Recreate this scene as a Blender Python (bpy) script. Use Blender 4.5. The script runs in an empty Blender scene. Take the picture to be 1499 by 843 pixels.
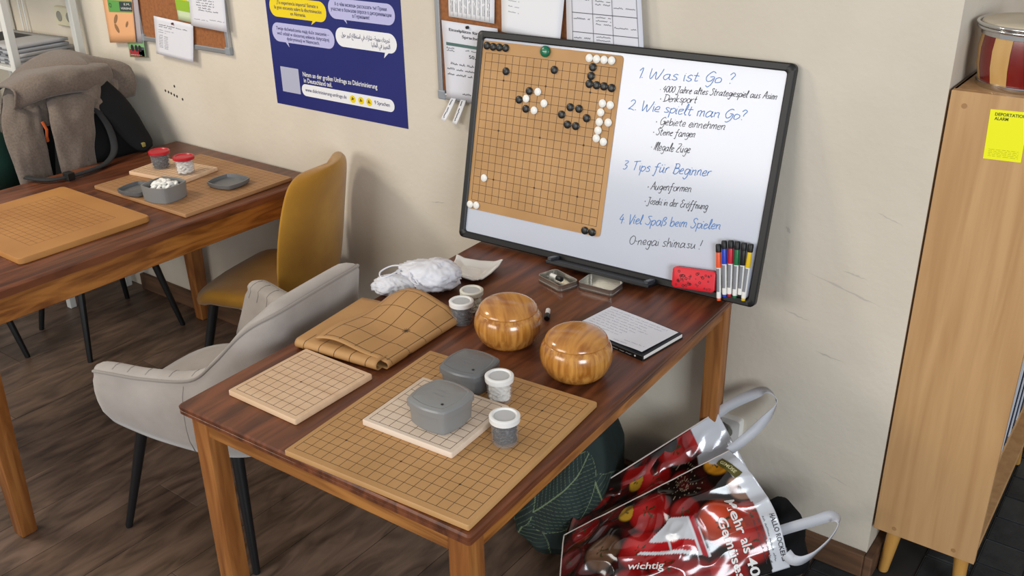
import bpy, bmesh, math, random
from mathutils import Vector, Matrix, noise
random.seed(7)
scene = bpy.context.scene
COL = scene.collection
PI = math.pi
R = math.radians

# ------------------------------------------------------------------ camera
cam_d = bpy.data.cameras.new('camera'); cam = bpy.data.objects.new('camera', cam_d); COL.objects.link(cam)
cam_d.sensor_fit = 'HORIZONTAL'; cam_d.sensor_width = 36.0; cam_d.lens = 1400.87 / 1499 * 36.0
cam_d.clip_start = 0.05; cam_d.clip_end = 60
def cam_matrix(yaw, p, r, loc):
    f = Vector((math.sin(yaw) * math.cos(p), math.cos(yaw) * math.cos(p), -math.sin(p)))
    x = Vector((math.cos(yaw), -math.sin(yaw), 0)); d = f.cross(x)
    rt = math.cos(r) * x + math.sin(r) * d; dn = -math.sin(r) * x + math.cos(r) * d
    m = Matrix((rt, -dn, -f)).transposed().to_4x4(); m.translation = loc
    return m
cam.matrix_world = cam_matrix(R(-36.9208), R(24.9344), R(0.9964), Vector((0, 0, 1.778)))
scene.camera = cam

# ------------------------------------------------------------------ light
w = bpy.data.worlds.new('world'); scene.world = w; w.use_nodes = True
bg = w.node_tree.nodes['Background']; bg.inputs[0].default_value = (0.97, 0.965, 0.96, 1); bg.inputs[1].default_value = 0.38
def area(name, loc, target, sx, sy, power, col):
    l = bpy.data.lights.new(name, 'AREA'); l.shape = 'RECTANGLE'; l.size = sx; l.size_y = sy; l.energy = power; l.color = col
    o = bpy.data.objects.new(name, l); COL.objects.link(o); o.location = loc
    o.rotation_euler = (Vector(target) - Vector(loc)).to_track_quat('-Z', 'Y').to_euler(); return o
area('window_light', (2.6, -1.2, 1.9), (-0.9, 1.7, 0.6), 1.6, 1.5, 104, (0.86, 0.93, 1.0))
area('front_window_light', (-2.6, -2.6, 2.1), (-2.0, 2.0, 0.8), 2.4, 1.3, 68, (1.0, 0.96, 0.90))
area('ceiling_lamp', (-3.9, 0.3, 2.75), (-2.9, 2.0, 0.9), 0.6, 0.6, 30, (1.0, 0.90, 0.74))
vs = scene.view_settings
vs.view_transform = 'Standard'; vs.look = 'None'; vs.gamma = 1.0; vs.exposure = 0.20; vs.use_curve_mapping = False

# ------------------------------------------------------------------ helpers
def lin(c):
    if isinstance(c, str):
        c = [int(c[i:i + 2], 16) / 255 for i in (1, 3, 5)]
    return tuple(((x / 12.92) if x <= 0.04045 else ((x + 0.055) / 1.055) ** 2.4) for x in c[:3])
MATS = {}
def mat(name, c1, c2=None, scale=8.0, stretch=(1, 1, 1), rough=0.6, metal=0.0, bump=0.0, bscale=None, detail=4, spec=0.5, sheen=0.0, coat=0.0, dist=0.0, lo=0.35, hi=0.65, trans=0.0):
    if name in MATS: return MATS[name]
    m = bpy.data.materials.new(name); m.use_nodes = True; nt = m.node_tree; b = nt.nodes['Principled BSDF']
    b.inputs['Roughness'].default_value = rough; b.inputs['Metallic'].default_value = metal
    b.inputs['Specular IOR Level'].default_value = spec; b.inputs['Sheen Weight'].default_value = sheen; b.inputs['Coat Weight'].default_value = coat
    b.inputs['Coat Roughness'].default_value = 0.15
    b.inputs['Base Color'].default_value = (*lin(c1), 1)
    if c2 or bump:
        tc = nt.nodes.new('ShaderNodeTexCoord'); mp = nt.nodes.new('ShaderNodeMapping'); mp.inputs['Scale'].default_value = stretch
        nt.links.new(tc.outputs['Object'], mp.inputs['Vector'])
    if c2:
        n = nt.nodes.new('ShaderNodeTexNoise'); n.inputs['Scale'].default_value = scale; n.inputs['Detail'].default_value = detail
        n.inputs['Distortion'].default_value = dist
        nt.links.new(mp.outputs[0], n.inputs['Vector'])
        r = nt.nodes.new('ShaderNodeValToRGB'); r.color_ramp.elements[0].position = lo; r.color_ramp.elements[1].position = hi
        r.color_ramp.elements[0].color = (*lin(c1), 1); r.color_ramp.elements[1].color = (*lin(c2), 1)
        nt.links.new(n.outputs['Fac'], r.inputs[0]); nt.links.new(r.outputs[0], b.inputs['Base Color'])
    if bump:
        n2 = nt.nodes.new('ShaderNodeTexNoise'); n2.inputs['Scale'].default_value = bscale or scale * 4; n2.inputs['Detail'].default_value = 3
        nt.links.new(mp.outputs[0], n2.inputs['Vector'])
        bp = nt.nodes.new('ShaderNodeBump'); bp.inputs['Strength'].default_value = bump; bp.inputs['Distance'].default_value = 0.004
        nt.links.new(n2.outputs['Fac'], bp.inputs['Height']); nt.links.new(bp.outputs[0], b.inputs['Normal'])
    if trans:
        tr = nt.nodes.new('ShaderNodeBsdfTransparent'); mx = nt.nodes.new('ShaderNodeMixShader'); mx.inputs[0].default_value = trans
        out = nt.nodes['Material Output']; nt.links.new(b.outputs[0], mx.inputs[1]); nt.links.new(tr.outputs[0], mx.inputs[2]); nt.links.new(mx.outputs[0], out.inputs[0])
    MATS[name] = m; return m
def mat_print(name, rough=0.5, spec=0.5, coat=0.0):
    if name in MATS: return MATS[name]
    m = mat(name, '#ffffff', rough=rough, spec=spec, coat=coat); nt = m.node_tree
    a = nt.nodes.new('ShaderNodeAttribute'); a.attribute_name = 'Print'; nt.links.new(a.outputs['Color'], nt.nodes['Principled BSDF'].inputs['Base Color'])
    return m

class MB:
    def __init__(s): s.v = []; s.f = []; s.c = None
    def add(s, vs, fs):
        o = len(s.v); s.v += [tuple(x) for x in vs]; s.f += [tuple(o + i for i in f) for f in fs]; return s
    def box(s, x0, x1, y0, y1, z0, z1, bev=0.0, seg=2):
        bm = bmesh.new(); bmesh.ops.create_cube(bm, size=1)
        for v in bm.verts: v.co = Vector((x0 + (v.co.x + .5) * (x1 - x0), y0 + (v.co.y + .5) * (y1 - y0), z0 + (v.co.z + .5) * (z1 - z0)))
        if bev: bmesh.ops.bevel(bm, geom=bm.edges[:], offset=bev, segments=seg, affect='EDGES', profile=0.5)
        bm.verts.index_update(); s.add([v.co.copy() for v in bm.verts], [[v.index for v in f.verts] for f in bm.faces]); bm.free(); return s
    def loft(s, rings, closed=True, cap0=True, cap1=True, loop=False):
        n = len(rings[0]); vs = [p for r in rings for p in r]; fs = []
        m = len(rings)
        for i in range(m if loop else m - 1):
            a = i * n; b = ((i + 1) % m) * n
            for j in range(n if closed else n - 1):
                k = (j + 1) % n; fs.append((a + j, a + k, b + k, b + j))
        if closed and not loop:
            if cap0: fs.append(tuple(range(n))[::-1])
            if cap1: fs.append(tuple((m - 1) * n + j for j in range(n)))
        return s.add(vs, fs)
    def lathe(s, prof, seg=32, c=(0, 0), cap0=True, cap1=True):
        return s.loft([[(c[0] + r * math.cos(2 * PI * j / seg), c[1] + r * math.sin(2 * PI * j / seg), z) for j in range(seg)] for r, z in prof], cap0=cap0, cap1=cap1)
    def tube(s, pts, rad, seg=8, flat=1.0, up=None):
        pts = [Vector(p) for p in pts]; rings = []
        rad = rad if isinstance(rad, (list, tuple)) else [rad] * len(pts)
        pv = None
        for i, p in enumerate(pts):
            t = (pts[min(i + 1, len(pts) - 1)] - pts[max(i - 1, 0)]).normalized()
            u0 = Vector(up) if up else (pv if pv else (Vector((0, 0, 1)) if abs(t.z) < .9 else Vector((1, 0, 0))))
            a = (u0 - t * u0.dot(t)).normalized(); b = t.cross(a); pv = a
            rings.append([p + (a * math.cos(2 * PI * j / seg) * flat + b * math.sin(2 * PI * j / seg)) * rad[i] for j in range(seg)])
        return s.loft(rings)
    def grid(s, fn, nu, nv):
        vs = [fn(i / nu, j / nv) for j in range(nv + 1) for i in range(nu + 1)]
        fs = [(j * (nu + 1) + i, j * (nu + 1) + i + 1, (j + 1) * (nu + 1) + i + 1, (j + 1) * (nu + 1) + i) for j in range(nv) for i in range(nu)]
        return s.add(vs, fs)
    def build(s, name, m, parent=None, smooth=False, loc=None, rotz=0, solid=0.0, angle=None, sub=0, recalc=True):
        me = bpy.data.meshes.new(name); me.from_pydata(s.v, [], s.f)
        if recalc:
            bm = bmesh.new(); bm.from_mesh(me); bmesh.ops.recalc_face_normals(bm, faces=bm.faces[:]); bm.to_mesh(me); bm.free()
        if s.c is not None:
            at = me.color_attributes.new('Print', 'FLOAT_COLOR', 'POINT')
            for i, c in enumerate(s.c): at.data[i].color = (*c, 1)
        o = bpy.data.objects.new(name, me); COL.objects.link(o)
        if m: me.materials.append(m)
        if smooth:
            for p in me.polygons: p.use_smooth = True
        if angle:
            for p in me.polygons: p.use_smooth = True
            me.set_sharp_from_angle(angle=R(angle))
        if parent: o.parent = parent
        if loc: o.location = loc
        o.rotation_euler.z = rotz
        if solid:
            md = o.modifiers.new('solid', 'SOLIDIFY'); md.thickness = solid; md.offset = 0
        if sub:
            md = o.modifiers.new('sub', 'SUBSURF'); md.levels = sub; md.render_levels = sub
        return o
def tag(o, label, cat, group=None, kind=None):
    if label: o['label'] = label
    if cat: o['category'] = cat
    if group: o['group'] = group
    if kind: o['kind'] = kind
    return o
def thing(name, label, cat, loc=(0, 0, 0), rotz=0, group=None):
    o = bpy.data.objects.new(name, None); COL.objects.link(o); o.empty_display_size = .05
    o.location = loc; o.rotation_euler = (0, 0, rotz); return tag(o, label, cat, group)
def struct(o): o['kind'] = 'structure'; return o
def copy_thing(src, loc, rotz=None, label=None, group=None, rot=None):
    c = src.copy(); COL.objects.link(c); c.location = loc
    if rotz is not None: c.rotation_euler = (0, 0, rotz)
    if rot is not None: c.rotation_euler = rot
    if label: c['label'] = label
    if group: c['group'] = group
    for ch in src.children:
        d = ch.copy(); COL.objects.link(d); d.parent = c
        for g in ch.children:
            e = g.copy(); COL.objects.link(e); e.parent = d
    return c
def catmull(pts, n=6, closed=False):
    P = [Vector(p) for p in pts]; out = []; m = len(P)
    for i in range(m if closed else m - 1):
        if closed: p0, p1, p2, p3 = P[i - 1], P[i], P[(i + 1) % m], P[(i + 2) % m]
        else: p0, p1, p2, p3 = P[max(i - 1, 0)], P[i], P[i + 1], P[min(i + 2, m - 1)]
        for k in range(n):
            t = k / n
            out.append(.5 * ((2 * p1) + (p2 - p0) * t + (2 * p0 - 5 * p1 + 4 * p2 - p3) * t * t + (3 * p1 - p0 - 3 * p2 + p3) * t ** 3))
    if not closed: out.append(P[-1])
    return out
def lerp(a, b, t): return a + (b - a) * t
def interp(xs, ys, x):
    if x <= xs[0]: return ys[0]
    for i in range(len(xs) - 1):
        if x <= xs[i + 1]: return lerp(ys[i], ys[i + 1], (x - xs[i]) / (xs[i + 1] - xs[i]))
    return ys[-1]
def sm(a, b, x):
    t = min(1, max(0, (x - a) / (b - a))); return t * t * (3 - 2 * t)
def nz(x, y, z=0): return noise.noise(Vector((x, y, z)))
def squircle(a, b, n, seg, cx=0, cy=0, z=0, rot=0):
    r = []
    for j in range(seg):
        t = 2 * PI * j / seg; c, s_ = math.cos(t), math.sin(t)
        x = a * math.copysign(abs(c) ** (2 / n), c); y = b * math.copysign(abs(s_) ** (2 / n), s_)
        r.append((cx + x * math.cos(rot) - y * math.sin(rot), cy + x * math.sin(rot) + y * math.cos(rot), z))
    return r
def rrect(w, h, r, seg=4, cx=0, cy=0, z=0):
    out = []
    for (sx, sy, a0) in ((1, 1, 0), (-1, 1, 90), (-1, -1, 180), (1, -1, 270)):
        for k in range(seg + 1):
            a = R(a0 + 90 * k / seg); out.append((cx + sx * (w / 2 - r) + r * math.cos(a), cy + sy * (h / 2 - r) + r * math.sin(a), z))
    return out
# --- text
def text_mesh(s, offset=0.0):
    cu = bpy.data.curves.new('t', 'FONT'); cu.body = s; cu.size = 1.0; cu.offset = offset; cu.resolution_u = 3
    o = bpy.data.objects.new('t', cu); COL.objects.link(o)
    dg = bpy.context.evaluated_depsgraph_get(); me = bpy.data.meshes.new_from_object(o.evaluated_get(dg))
    vs = [v.co.copy() for v in me.vertices]; fs = [list(p.vertices) for p in me.polygons]
    bpy.data.objects.remove(o); bpy.data.curves.remove(cu); bpy.data.meshes.remove(me)
    return vs, fs
def text(name, s, fn, u0, v0, m, parent, width=None, height=None, offset=0.0, center=False):
    """fn(u,v) -> point; text starts at (u0,v0) on its baseline"""
    vs, fs = text_mesh(s, offset)
    if not vs: return None
    xs = [v.x for v in vs]; w0 = max(xs) - min(xs); mn = min(xs)
    sx = sy = (height / 0.72) if height else width / w0
    if width and height: sx = width / w0
    if center: u0 -= w0 * sx / 2
    mb = MB(); mb.add([fn(u0 + (v.x - mn) * sx, v0 + v.y * sy) for v in vs], fs)
    return mb.build(name, m, parent, recalc=False)
# --- one-stroke handwriting
GL = {
'a': "4,4.3 2,5 .3,3 .5,.6 2,0 4,2.5 4.2,4.8|4.2,4.8 4,1.5 4.6,0 5.4,.6", 'b': "0,9 .2,4 .4,.3|.3,2.5 1.8,4.8 3.6,3.5 3.3,1 1.6,-.1 .4,.6",
'd': "3.8,4 2,4.8 .2,3 .5,.5 2,0 3.8,2.2 4,9|4,9 3.9,1 4.8,0", 'e': "0,2.4 2.4,2.9 3,4.2 1.8,5 .3,3.6 .2,1.4 1.5,0 3.6,.8", 'f': "4,8 3,9 2,7.5 1.6,0 1,-3.6 -.3,-3|-.4,4.4 3.8,4.7",
'g': "3.8,4.2 2,5 .3,3.4 .8,1 2.4,.7 3.8,3 3.9,4.8|3.9,4.8 3.6,-2 2,-4 .2,-2.8", 'h': "0,9 .3,0|.4,3 2,4.9 3.3,4 3.3,.8 4.2,0", 'i': "0,4.7 .2,.8 1,0|.2,6.6 .4,6.9", 'j': "1,4.7 .8,-2 -.5,-3.8",
'k': "0,9 .2,0|3.2,4.8 .3,2.2 3.4,0", 'l': "0,1 1.4,6 1.5,9 .6,8.5 .5,1.5 1.5,0 2,.4", 'm': "0,4.8 .2,0|.3,3.2 1.5,4.9 2.3,4 2.4,0|2.5,3.2 3.8,4.9 4.7,4 4.7,.8 5.6,0", 'n': "0,4.8 .2,0|.3,3.2 1.8,4.9 3,4 3,.8 4,0",
'o': "2,5 .3,3.6 .4,1 2,0 3.7,1.4 3.6,4 2,5", 'p': "0,4.8 .2,-4|.3,3.4 2,5 3.7,3.6 3.2,.8 1.5,-.1 .3,1", 'r': "0,4.8 .2,0|.3,3 1.3,4.8 2.8,4.7", 's': "3.3,4.3 1.8,5 .6,3.8 2,2.6 3.2,1.4 2,0 .1,.6",
't': "1.4,8 1.2,1.4 2.2,0 3,.5|-.3,5 3.2,5.3", 'u': "0,4.8 .1,1.2 1.4,0 3,1.8 3.4,4.8|3.4,4.8 3.4,1 4.4,0", 'z': "0,4.7 3.2,4.7 .1,.2 3.4,.2", 'ß': "0,-1 .2,7 1.6,8.8 3,7.6 1.4,5 3.6,3.4 3,.8 1.2,0",
'ö': "2,5 .3,3.6 .4,1 2,0 3.7,1.4 3.6,4 2,5|1,6.8 1.1,7.2|2.9,6.8 3,7.2", 'ü': "0,4.8 .1,1.2 1.4,0 3,1.8 3.4,4.8|3.4,4.8 3.4,1 4.4,0|.8,6.8 .9,7.2|2.8,6.8 2.9,7.2",
'W': "0,9 .6,2 1.6,.2 3,4.5 3.6,6 4.4,1 5.4,.2 7.4,6 8,9.4", 'G': "5,7.6 3.4,9 1,7 .2,3.4 1.6,.4 4,1.6 4.6,4|2.6,4.2 5.2,4.3 4.8,-1 3,-3.6 1.4,-2.4", 'S': "4.6,8.2 3,9.2 1.2,7.8 2.4,5.6 4.2,3.4 3.2,.6 1,0 -.2,1.4",
'A': "-.4,0 2.4,8.6 3,8.8 4.6,0|.6,3.4 4.6,3.6", 'D': "1,8.8 .8,0|-.4,8.4 3,8.8 5.6,6.4 5.2,2.4 2.6,0 0,.2", 'J': "-.4,8.8 3.6,8.8|2.4,8.8 2.2,-1 .8,-2.8 -.8,-1.2", 'I': "1,9 .6,0", 'T': "-.6,8.6 5.4,9|2.4,8.8 2,0", 'B': "1,8.8 .6,0|.2,8.6 3,9.2 4.4,7.4 3,5.2 1,4.8|1,4.8 4.2,4.6 5,2 3,-.2 .2,.2",
'V': "0,9 1.6,.2 2.2,.2 4.4,9", 'E': "4.4,8 2,9 .8,7 2.4,5 .4,3.6 .6,1 2.6,-.1 4.8,1", 'O': "2.4,8.8 .2,6.4 .2,2 2.2,0 4.6,2.4 4.4,7 2.4,8.8", 'Z': "0,8.6 4.4,8.8 .2,.2 4.6,.4|1,4.4 3.6,4.6",
'1': "0,6 2,9 1.6,0", '2': "0,7 1.6,9 3.6,7.6 2.4,4 0,.2 1.6,.6 4.4,0", '3': "0,8 2,9 3.4,7.4 1.4,5 3.8,3 2.4,.2 0,.8", '4': "2.4,9 0,3.6 4.2,3.8|3.2,6 2.8,-.4", '0': "2,8.6 .2,6.4 .2,2 1.8,0 3.8,2.4 3.6,7 2,8.6",
'.': "0,.2 .3,.4", '·': "0,2.6 .6,3 .2,3.4 .6,2.8", '?': "0,7.4 1.6,9 3.2,7.6 1.8,5 1.6,3|1.5,.2 1.7,.5", '!': "1,9 .4,3|.1,.2 .3,.5", '-': "0,3.2 2,3.4", ',': "0,.3 -.4,-1",
}
def handwriting(s, width, x_h, th, slant=0.30, jit=.5):
    """2-D ribbon mesh of one written line, total width as given; returns verts(u,v), faces"""
    strokes = []; x = 0.0
    for ch in s:
        if ch == ' ': x += 3.2; continue
        mx = 0
        for st in GL[ch].split('|'):
            pts = [tuple(map(float, q.split(','))) for q in st.split(' ')]
            mx = max(mx, max(p[0] for p in pts))
            strokes.append([(x + px + random.uniform(-jit, jit) * .5, py + random.uniform(-jit, jit)) for px, py in pts])
        x += mx + (.7 if ch in 'aelnmuhid' else 1.0)
    k = width / x; ky = x_h / 5.0; vs = []; fs = []
    for st in strokes:
        P = catmull([Vector((px * k + py * ky * slant, py * ky, 0)) for px, py in st], 4)
        o = len(vs)
        for i, p in enumerate(P):
            t = P[min(i + 1, len(P) - 1)] - P[max(i - 1, 0)]
            if t.length < 1e-9: t = Vector((1, 0, 0))
            t.normalize(); nn = Vector((-t.y, t.x, 0)) * th * .5
            vs += [p + nn, p - nn]
        fs += [(o + 2 * i, o + 2 * i + 1, o + 2 * i + 3, o + 2 * i + 2) for i in range(len(P) - 1)]
    return vs, fs
def scribble_lines(mb, fn, u0, u1, v, th, step, amp):
    """a row of word-like marks, printed or written too small to read"""
    u = u0
    while u < u1:
        wl = random.uniform(3, 9) * step; e = min(u + wl, u1); n = max(3, int((e - u) / step * 2)); P = []
        for i in range(n + 1): P.append(Vector((lerp(u, e, i / n), v + random.uniform(0, amp) * (i % 2), 0)))
        o = len(mb.v); vs = []; fs = []
        for i, p in enumerate(P):
            t = (P[min(i + 1, n)] - P[max(i - 1, 0)]).normalized(); q = Vector((-t.y, t.x, 0)) * th * .5
            vs += [fn((p + q).x, (p + q).y), fn((p - q).x, (p - q).y)]
        fs = [(2 * i, 2 * i + 1, 2 * i + 3, 2 * i + 2) for i in range(n)]
        mb.add(vs, fs); u = e + step * 1.6

# ------------------------------------------------------------------ materials
M_wall = mat('plaster', '#cec4b4', '#d8cfc0', scale=2.2, rough=0.75, bump=0.25, bscale=60, detail=6, spec=0.3)
M_top = mat('dark_stained_wood', '#4c2818', '#7a452a', scale=5, stretch=(7, 0.7, 4), rough=0.36, detail=7, dist=1.0, spec=.4)
M_leg = mat('amber_wood', '#824c20', '#a86e38', scale=4, stretch=(10, 10, 0.9), rough=0.45, detail=5, dist=0.8)
M_apx = mat('amber_wood_x', '#7c4a1e', '#b0763a', scale=4, stretch=(0.9, 8, 9), rough=0.45, detail=5, dist=0.9)
M_apy = mat('amber_wood_y', '#754218', '#ae7032', scale=4, stretch=(7, 1.1, 9), rough=0.42, detail=5, dist=1.2)
M_mdf = mat('board_tan', '#b08450', '#bd905c', scale=6, rough=0.55, detail=3)
M_mdf_old = mat('board_brown', '#a56f36', '#b47e42', scale=5, rough=0.5)
M_mdf_r = mat('board_hazel', '#9a7048', '#a87c52', scale=5, rough=0.55)
M_pale = mat('pale_beech', '#cfab88', '#d9b896', scale=4, stretch=(1, 9, 4), rough=0.55)
M_pale2 = mat('pale_maple', '#d6bfa8', '#decbb8', scale=4, stretch=(1, 9, 4), rough=0.55)
M_ink = mat('grid_ink', '#3a2415', rough=0.6)
M_inkf = mat('faded_grid_ink', '#6f4c27', rough=0.6)
M_black = mat('black_plastic', '#0d0d0e', rough=0.45)
M_blackm = mat('black_metal', '#121316', rough=0.42)
M_white = mat('white_plastic', '#e6e4df', rough=0.35)
M_enamel = mat('whiteboard_enamel', '#c6cad6', rough=0.16, coat=0.3)
M_paper = mat('paper', '#e4e4e8', rough=0.7)
M_grey = mat('grey_plastic', '#828281', rough=0.36)
M_greyd = mat('dark_grey_plastic', '#666768', rough=0.34)
M_tin = mat('tin', '#b9b6ae', rough=0.28, metal=0.9)
M_alu = mat('aluminium', '#b4b7ba', rough=0.35, metal=0.7)
M_chrome = mat('chrome', '#d4d4d4', rough=0.12, metal=1.0)
M_cork = mat('cork', '#8a5530', '#9a6238', scale=90, rough=0.9, detail=2)
M_prn = mat('print_grey', '#55565c', rough=0.7)
M_prk = mat('print_black', '#202022', rough=0.7)
M_blackstone = mat('black_stone', '#161617', rough=0.35)
M_whitestone = mat('white_stone', '#eceae4', rough=0.3)
M_bowl = mat('bowl_wood', '#9a5e22', '#cc9246', scale=30, stretch=(2.6, 2.6, .10), rough=0.2, detail=6, coat=0.6, dist=0.5)
M_lid = mat('bowl_lid_wood', '#96591e', '#c4883c', scale=26, stretch=(2.4, .22, 1), rough=0.2, detail=6, coat=0.6, dist=0.5)
M_clear = mat('frosted_plastic', '#c9c9cc', rough=0.2, trans=0.87)
M_mustard = mat('mustard_velvet', '#a87414', '#bd8a24', scale=6, rough=0.85, sheen=0.25, bump=0.15, bscale=220)
M_taupe = mat('grey_velvet', '#9a918a', '#aca39c', scale=7, rough=0.85, sheen=0.3, bump=0.15, bscale=220)
M_coat = mat('wool_felt', '#64584f', '#73665c', scale=160, rough=0.95, sheen=0.2, bump=0.2, bscale=300)
M_nylon = mat('black_nylon', '#0a0b0d', '#0f1013', scale=12, rough=0.75, spec=.25)
M_cotton = mat('white_cotton', '#dcdce2', rough=0.85)
M_leather = mat('tan_leatherette', '#b0834f', '#b98c58', scale=5, rough=0.6)
M_oak = mat('beech_veneer', '#b58a5c', '#c69c6c', scale=3, stretch=(12, 12, .7), rough=0.5, detail=6, dist=.4)
M_legw = mat('turned_beech', '#b8843f', '#c9974f', scale=4, stretch=(8, 8, 1), rough=0.4)
M_base = mat('skirting_wood', '#4e3624', '#6a4a32', scale=5, stretch=(1, 8, 8), rough=0.7)
M_skin = mat('drum_skin', '#cdbfa6', '#d9ccb6', scale=8, rough=0.6)
M_rack = mat('white_enamel', '#d5d5d0', rough=0.4)

# ------------------------------------------------------------------ room shell
WY = 2.14           # face of the back wall
CX = -0.455         # its outer corner, where it turns back into the alcove
mb = MB(); mb.box(-5.6, CX, WY, 2.6, 0, 2.8); wall_back = struct(mb.build('wall_back', M_wall))
mb = MB(); mb.box(CX - 1.2, CX, 2.6, 4.6, 0, 2.8); struct(mb.build('wall_right', M_wall))
mb = MB(); mb.box(CX, 2.2, 4.5, 4.6, 0, 2.8); struct(mb.build('wall_alcove', M_wall))
# old screw holes and knocks in the plaster
M_hole = mat('dark_hole', '#3b332c', rough=0.9)
for x, z in ((-3.196, .96), (-3.259, .935), (-3.24, .932), (-3.224, .929), (-3.206, .925), (-3.19, .922), (-3.157, .915)):
    mb = MB(); mb.lathe([(0.0055, 0), (0.0035, .0012)], 8); o = mb.build('screw_hole', M_hole, wall_back); o.location = (x, WY - .0002, z); o.rotation_euler = (PI / 2, 0, 0)
M_scuff = mat('scuff', '#bdb5a9', rough=0.9)
def scuff(x0, z0, x1, z1, th):
    n = 14; mb = MB(); vs = []
    for i in range(n + 1):
        t = i / n; h = th * (.25 + abs(nz(x0 * 9 + t * 5, z0 * 7))) * math.sin(PI * min(max(t, .04), .96))
        z = lerp(z0, z1, t) + .004 * nz(t * 6 + x0, z0 * 3); x = lerp(x0, x1, t)
        vs += [(x, WY - .0006, z + h), (x, WY - .0006, z - h)]
    mb.add(vs, [(2 * i, 2 * i + 2, 2 * i + 3, 2 * i + 1) for i in range(n)]); mb.build('scuff_mark', M_scuff, wall_back)
for a in ((-.70, .815, -.52, .77, .004), (-.62, .84, -.56, .83, .003), (-.75, .70, -.68, .685, .004), (-.66, .61, -.58, .60, .003), (-.77, .92, -.755, .905, .008), (-.60, .27, -.52, .25, .0025), (-.56, 1.0, -.50, .98, .002), (-1.93, .75, -1.86, .76, .003), (-.8, .36, -.76, .35, .003)): scuff(*a)
# skirting boards
mb = MB(); mb.box(-3.66, CX - .0, WY - .022, WY, 0, .072, .004); struct(mb.build('baseboard_back', M_base))
mb = MB(); mb.box(CX, CX + .022, WY - .022, 4.4, 0, .072, .004); struct(mb.build('baseboard_right', M_base))
# floor: screed below, vinyl planks, and dark stone setts in the alcove
mb = MB(); mb.box(-5.8, 2.4, -1.5, 4.6, -.06, -.004); floor = struct(mb.build('floor', mat('screed', '#2a2521', rough=.9)))
PL = [mat('vinyl_plank_%d' % i, a, b, scale=5, stretch=(4, .9, 3), rough=.45, detail=9, dist=1.2, lo=.32, hi=.72) for i, (a, b) in enumerate((('#413228', '#765e4e'), ('#463629', '#7c6352'), ('#3e2f26', '#6f5848'), ('#4a392e', '#806858')))]
PW, PLN = 0.184, 1.22
for i in range(28):
    x0 = -5.65 + i * PW; off = ((i * 0.41) % 1) * PLN
    for j in range(-2, 3):
        y0 = max(-1.3, j * PLN + off - .4); y1 = min(WY - .001, (j + 1) * PLN + off - .4)
        if y1 - y0 < .05: continue
        x1 = min(x0 + PW, -.585)
        if x1 - x0 < .02: continue
        mb = MB(); mb.box(x0 + .0008, x1 - .0008, y0 + .0008, y1 - .0008, -.004, 0, .0007, 1)
        mb.build('plank', PL[(i * 3 + j * 5) % 4], floor)
PV = [mat('stone_sett_%d' % i, a, b, scale=14, rough=.6, bump=.4, bscale=40) for i, (a, b) in enumerate((('#1d1e20', '#2d2e30'), ('#232426', '#343536'), ('#191a1c', '#28292b')))]
for i in range(11):
    for j in range(18):
        s_ = .118; x0 = -.58 + i * s_; y0 = 1.25 + j * s_ + (i % 2) * .05
        if x0 < CX + .0 and y0 + s_ > WY - .02: 
            if y0 > WY - .05: continue
        mb = MB(); mb.box(x0 + .003, x0 + s_ - .003, y0 + .003, y0 + s_ - .003, -.004, -.0005 - random.random() * .0015, .003, 1)
        mb.build('sett', PV[(i * 2 + j * 3 + (i * j) % 2) % 3], floor)

# ------------------------------------------------------------------ tables
def table(name, label, loc, rotz, W, L, H, ap, leg, taper, edge):
    t = thing(name, label, 'table', loc, rotz)
    # top: a board with a moulded double edge, built from stacked rounded outlines
    prof = [(.004, H - .024), (.001, H - .021), (.001, H - .014), (.003, H - .0125), (.001, H - .011), (.000, H - .004), (.003, H)] if edge else [(.0, H - .024), (0, H - .004), (.004, H)]
    mb = MB(); mb.loft([rrect(W - 2 * i, L - 2 * i, .006, 3, W / 2, L / 2, z) for i, z in prof]); mb.build('tabletop', M_top, t, angle=40)
    zt = H - .024; z0 = zt - ap; ins = .016
    for x, y in ((ins, ins), (W - ins - leg, ins), (ins, L - ins - leg), (W - ins - leg, L - ins - leg)):
        sx = 1 if x > W / 2 else -1; sy = 1 if y > L / 2 else -1
        rings = []
        for z, e in ((0, 0), (.004, .002), (zt, taper)):
            g = .003 if z == 0 else 0
            xa, xb = x + g, x + leg - g; ya, yb = y + g, y + leg - g
            if sx > 0: xa -= e
            else: xb += e
            if sy > 0: ya -= e
            else: yb += e
            rings.append(rrect(xb - xa, yb - ya, .003, 2, (xa + xb) / 2, (ya + yb) / 2, z))
        mb = MB(); mb.loft(rings); mb.build('leg', M_leg, t, angle=40)
    a = ins + .004; k = ins + leg - .001
    for y in (a, L - a - .02):
        mb = MB(); mb.box(k, W - k, y, y + .02, z0, zt, .002, 1); mb.build('apron', M_apx, t)
    for x in (a, W - a - .02):
        mb = MB(); mb.box(x, x + .02, k, L - k, z0, zt, .002, 1); mb.build('apron', M_apy, t)
    return t
TZ = .745
table('wooden_table', 'dark-topped wooden table with amber legs carrying the whiteboard and wooden bowls', (-1.564, .931, 0), R(1.9), .75, 1.15, TZ, .046, .045, .0, True)
table('wooden_table', 'dark-topped wooden table with deep amber apron carrying red-lidded cups', (-3.222, .885, 0), 0, .80, 1.245, TZ, .078, .044, .024, False)

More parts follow.
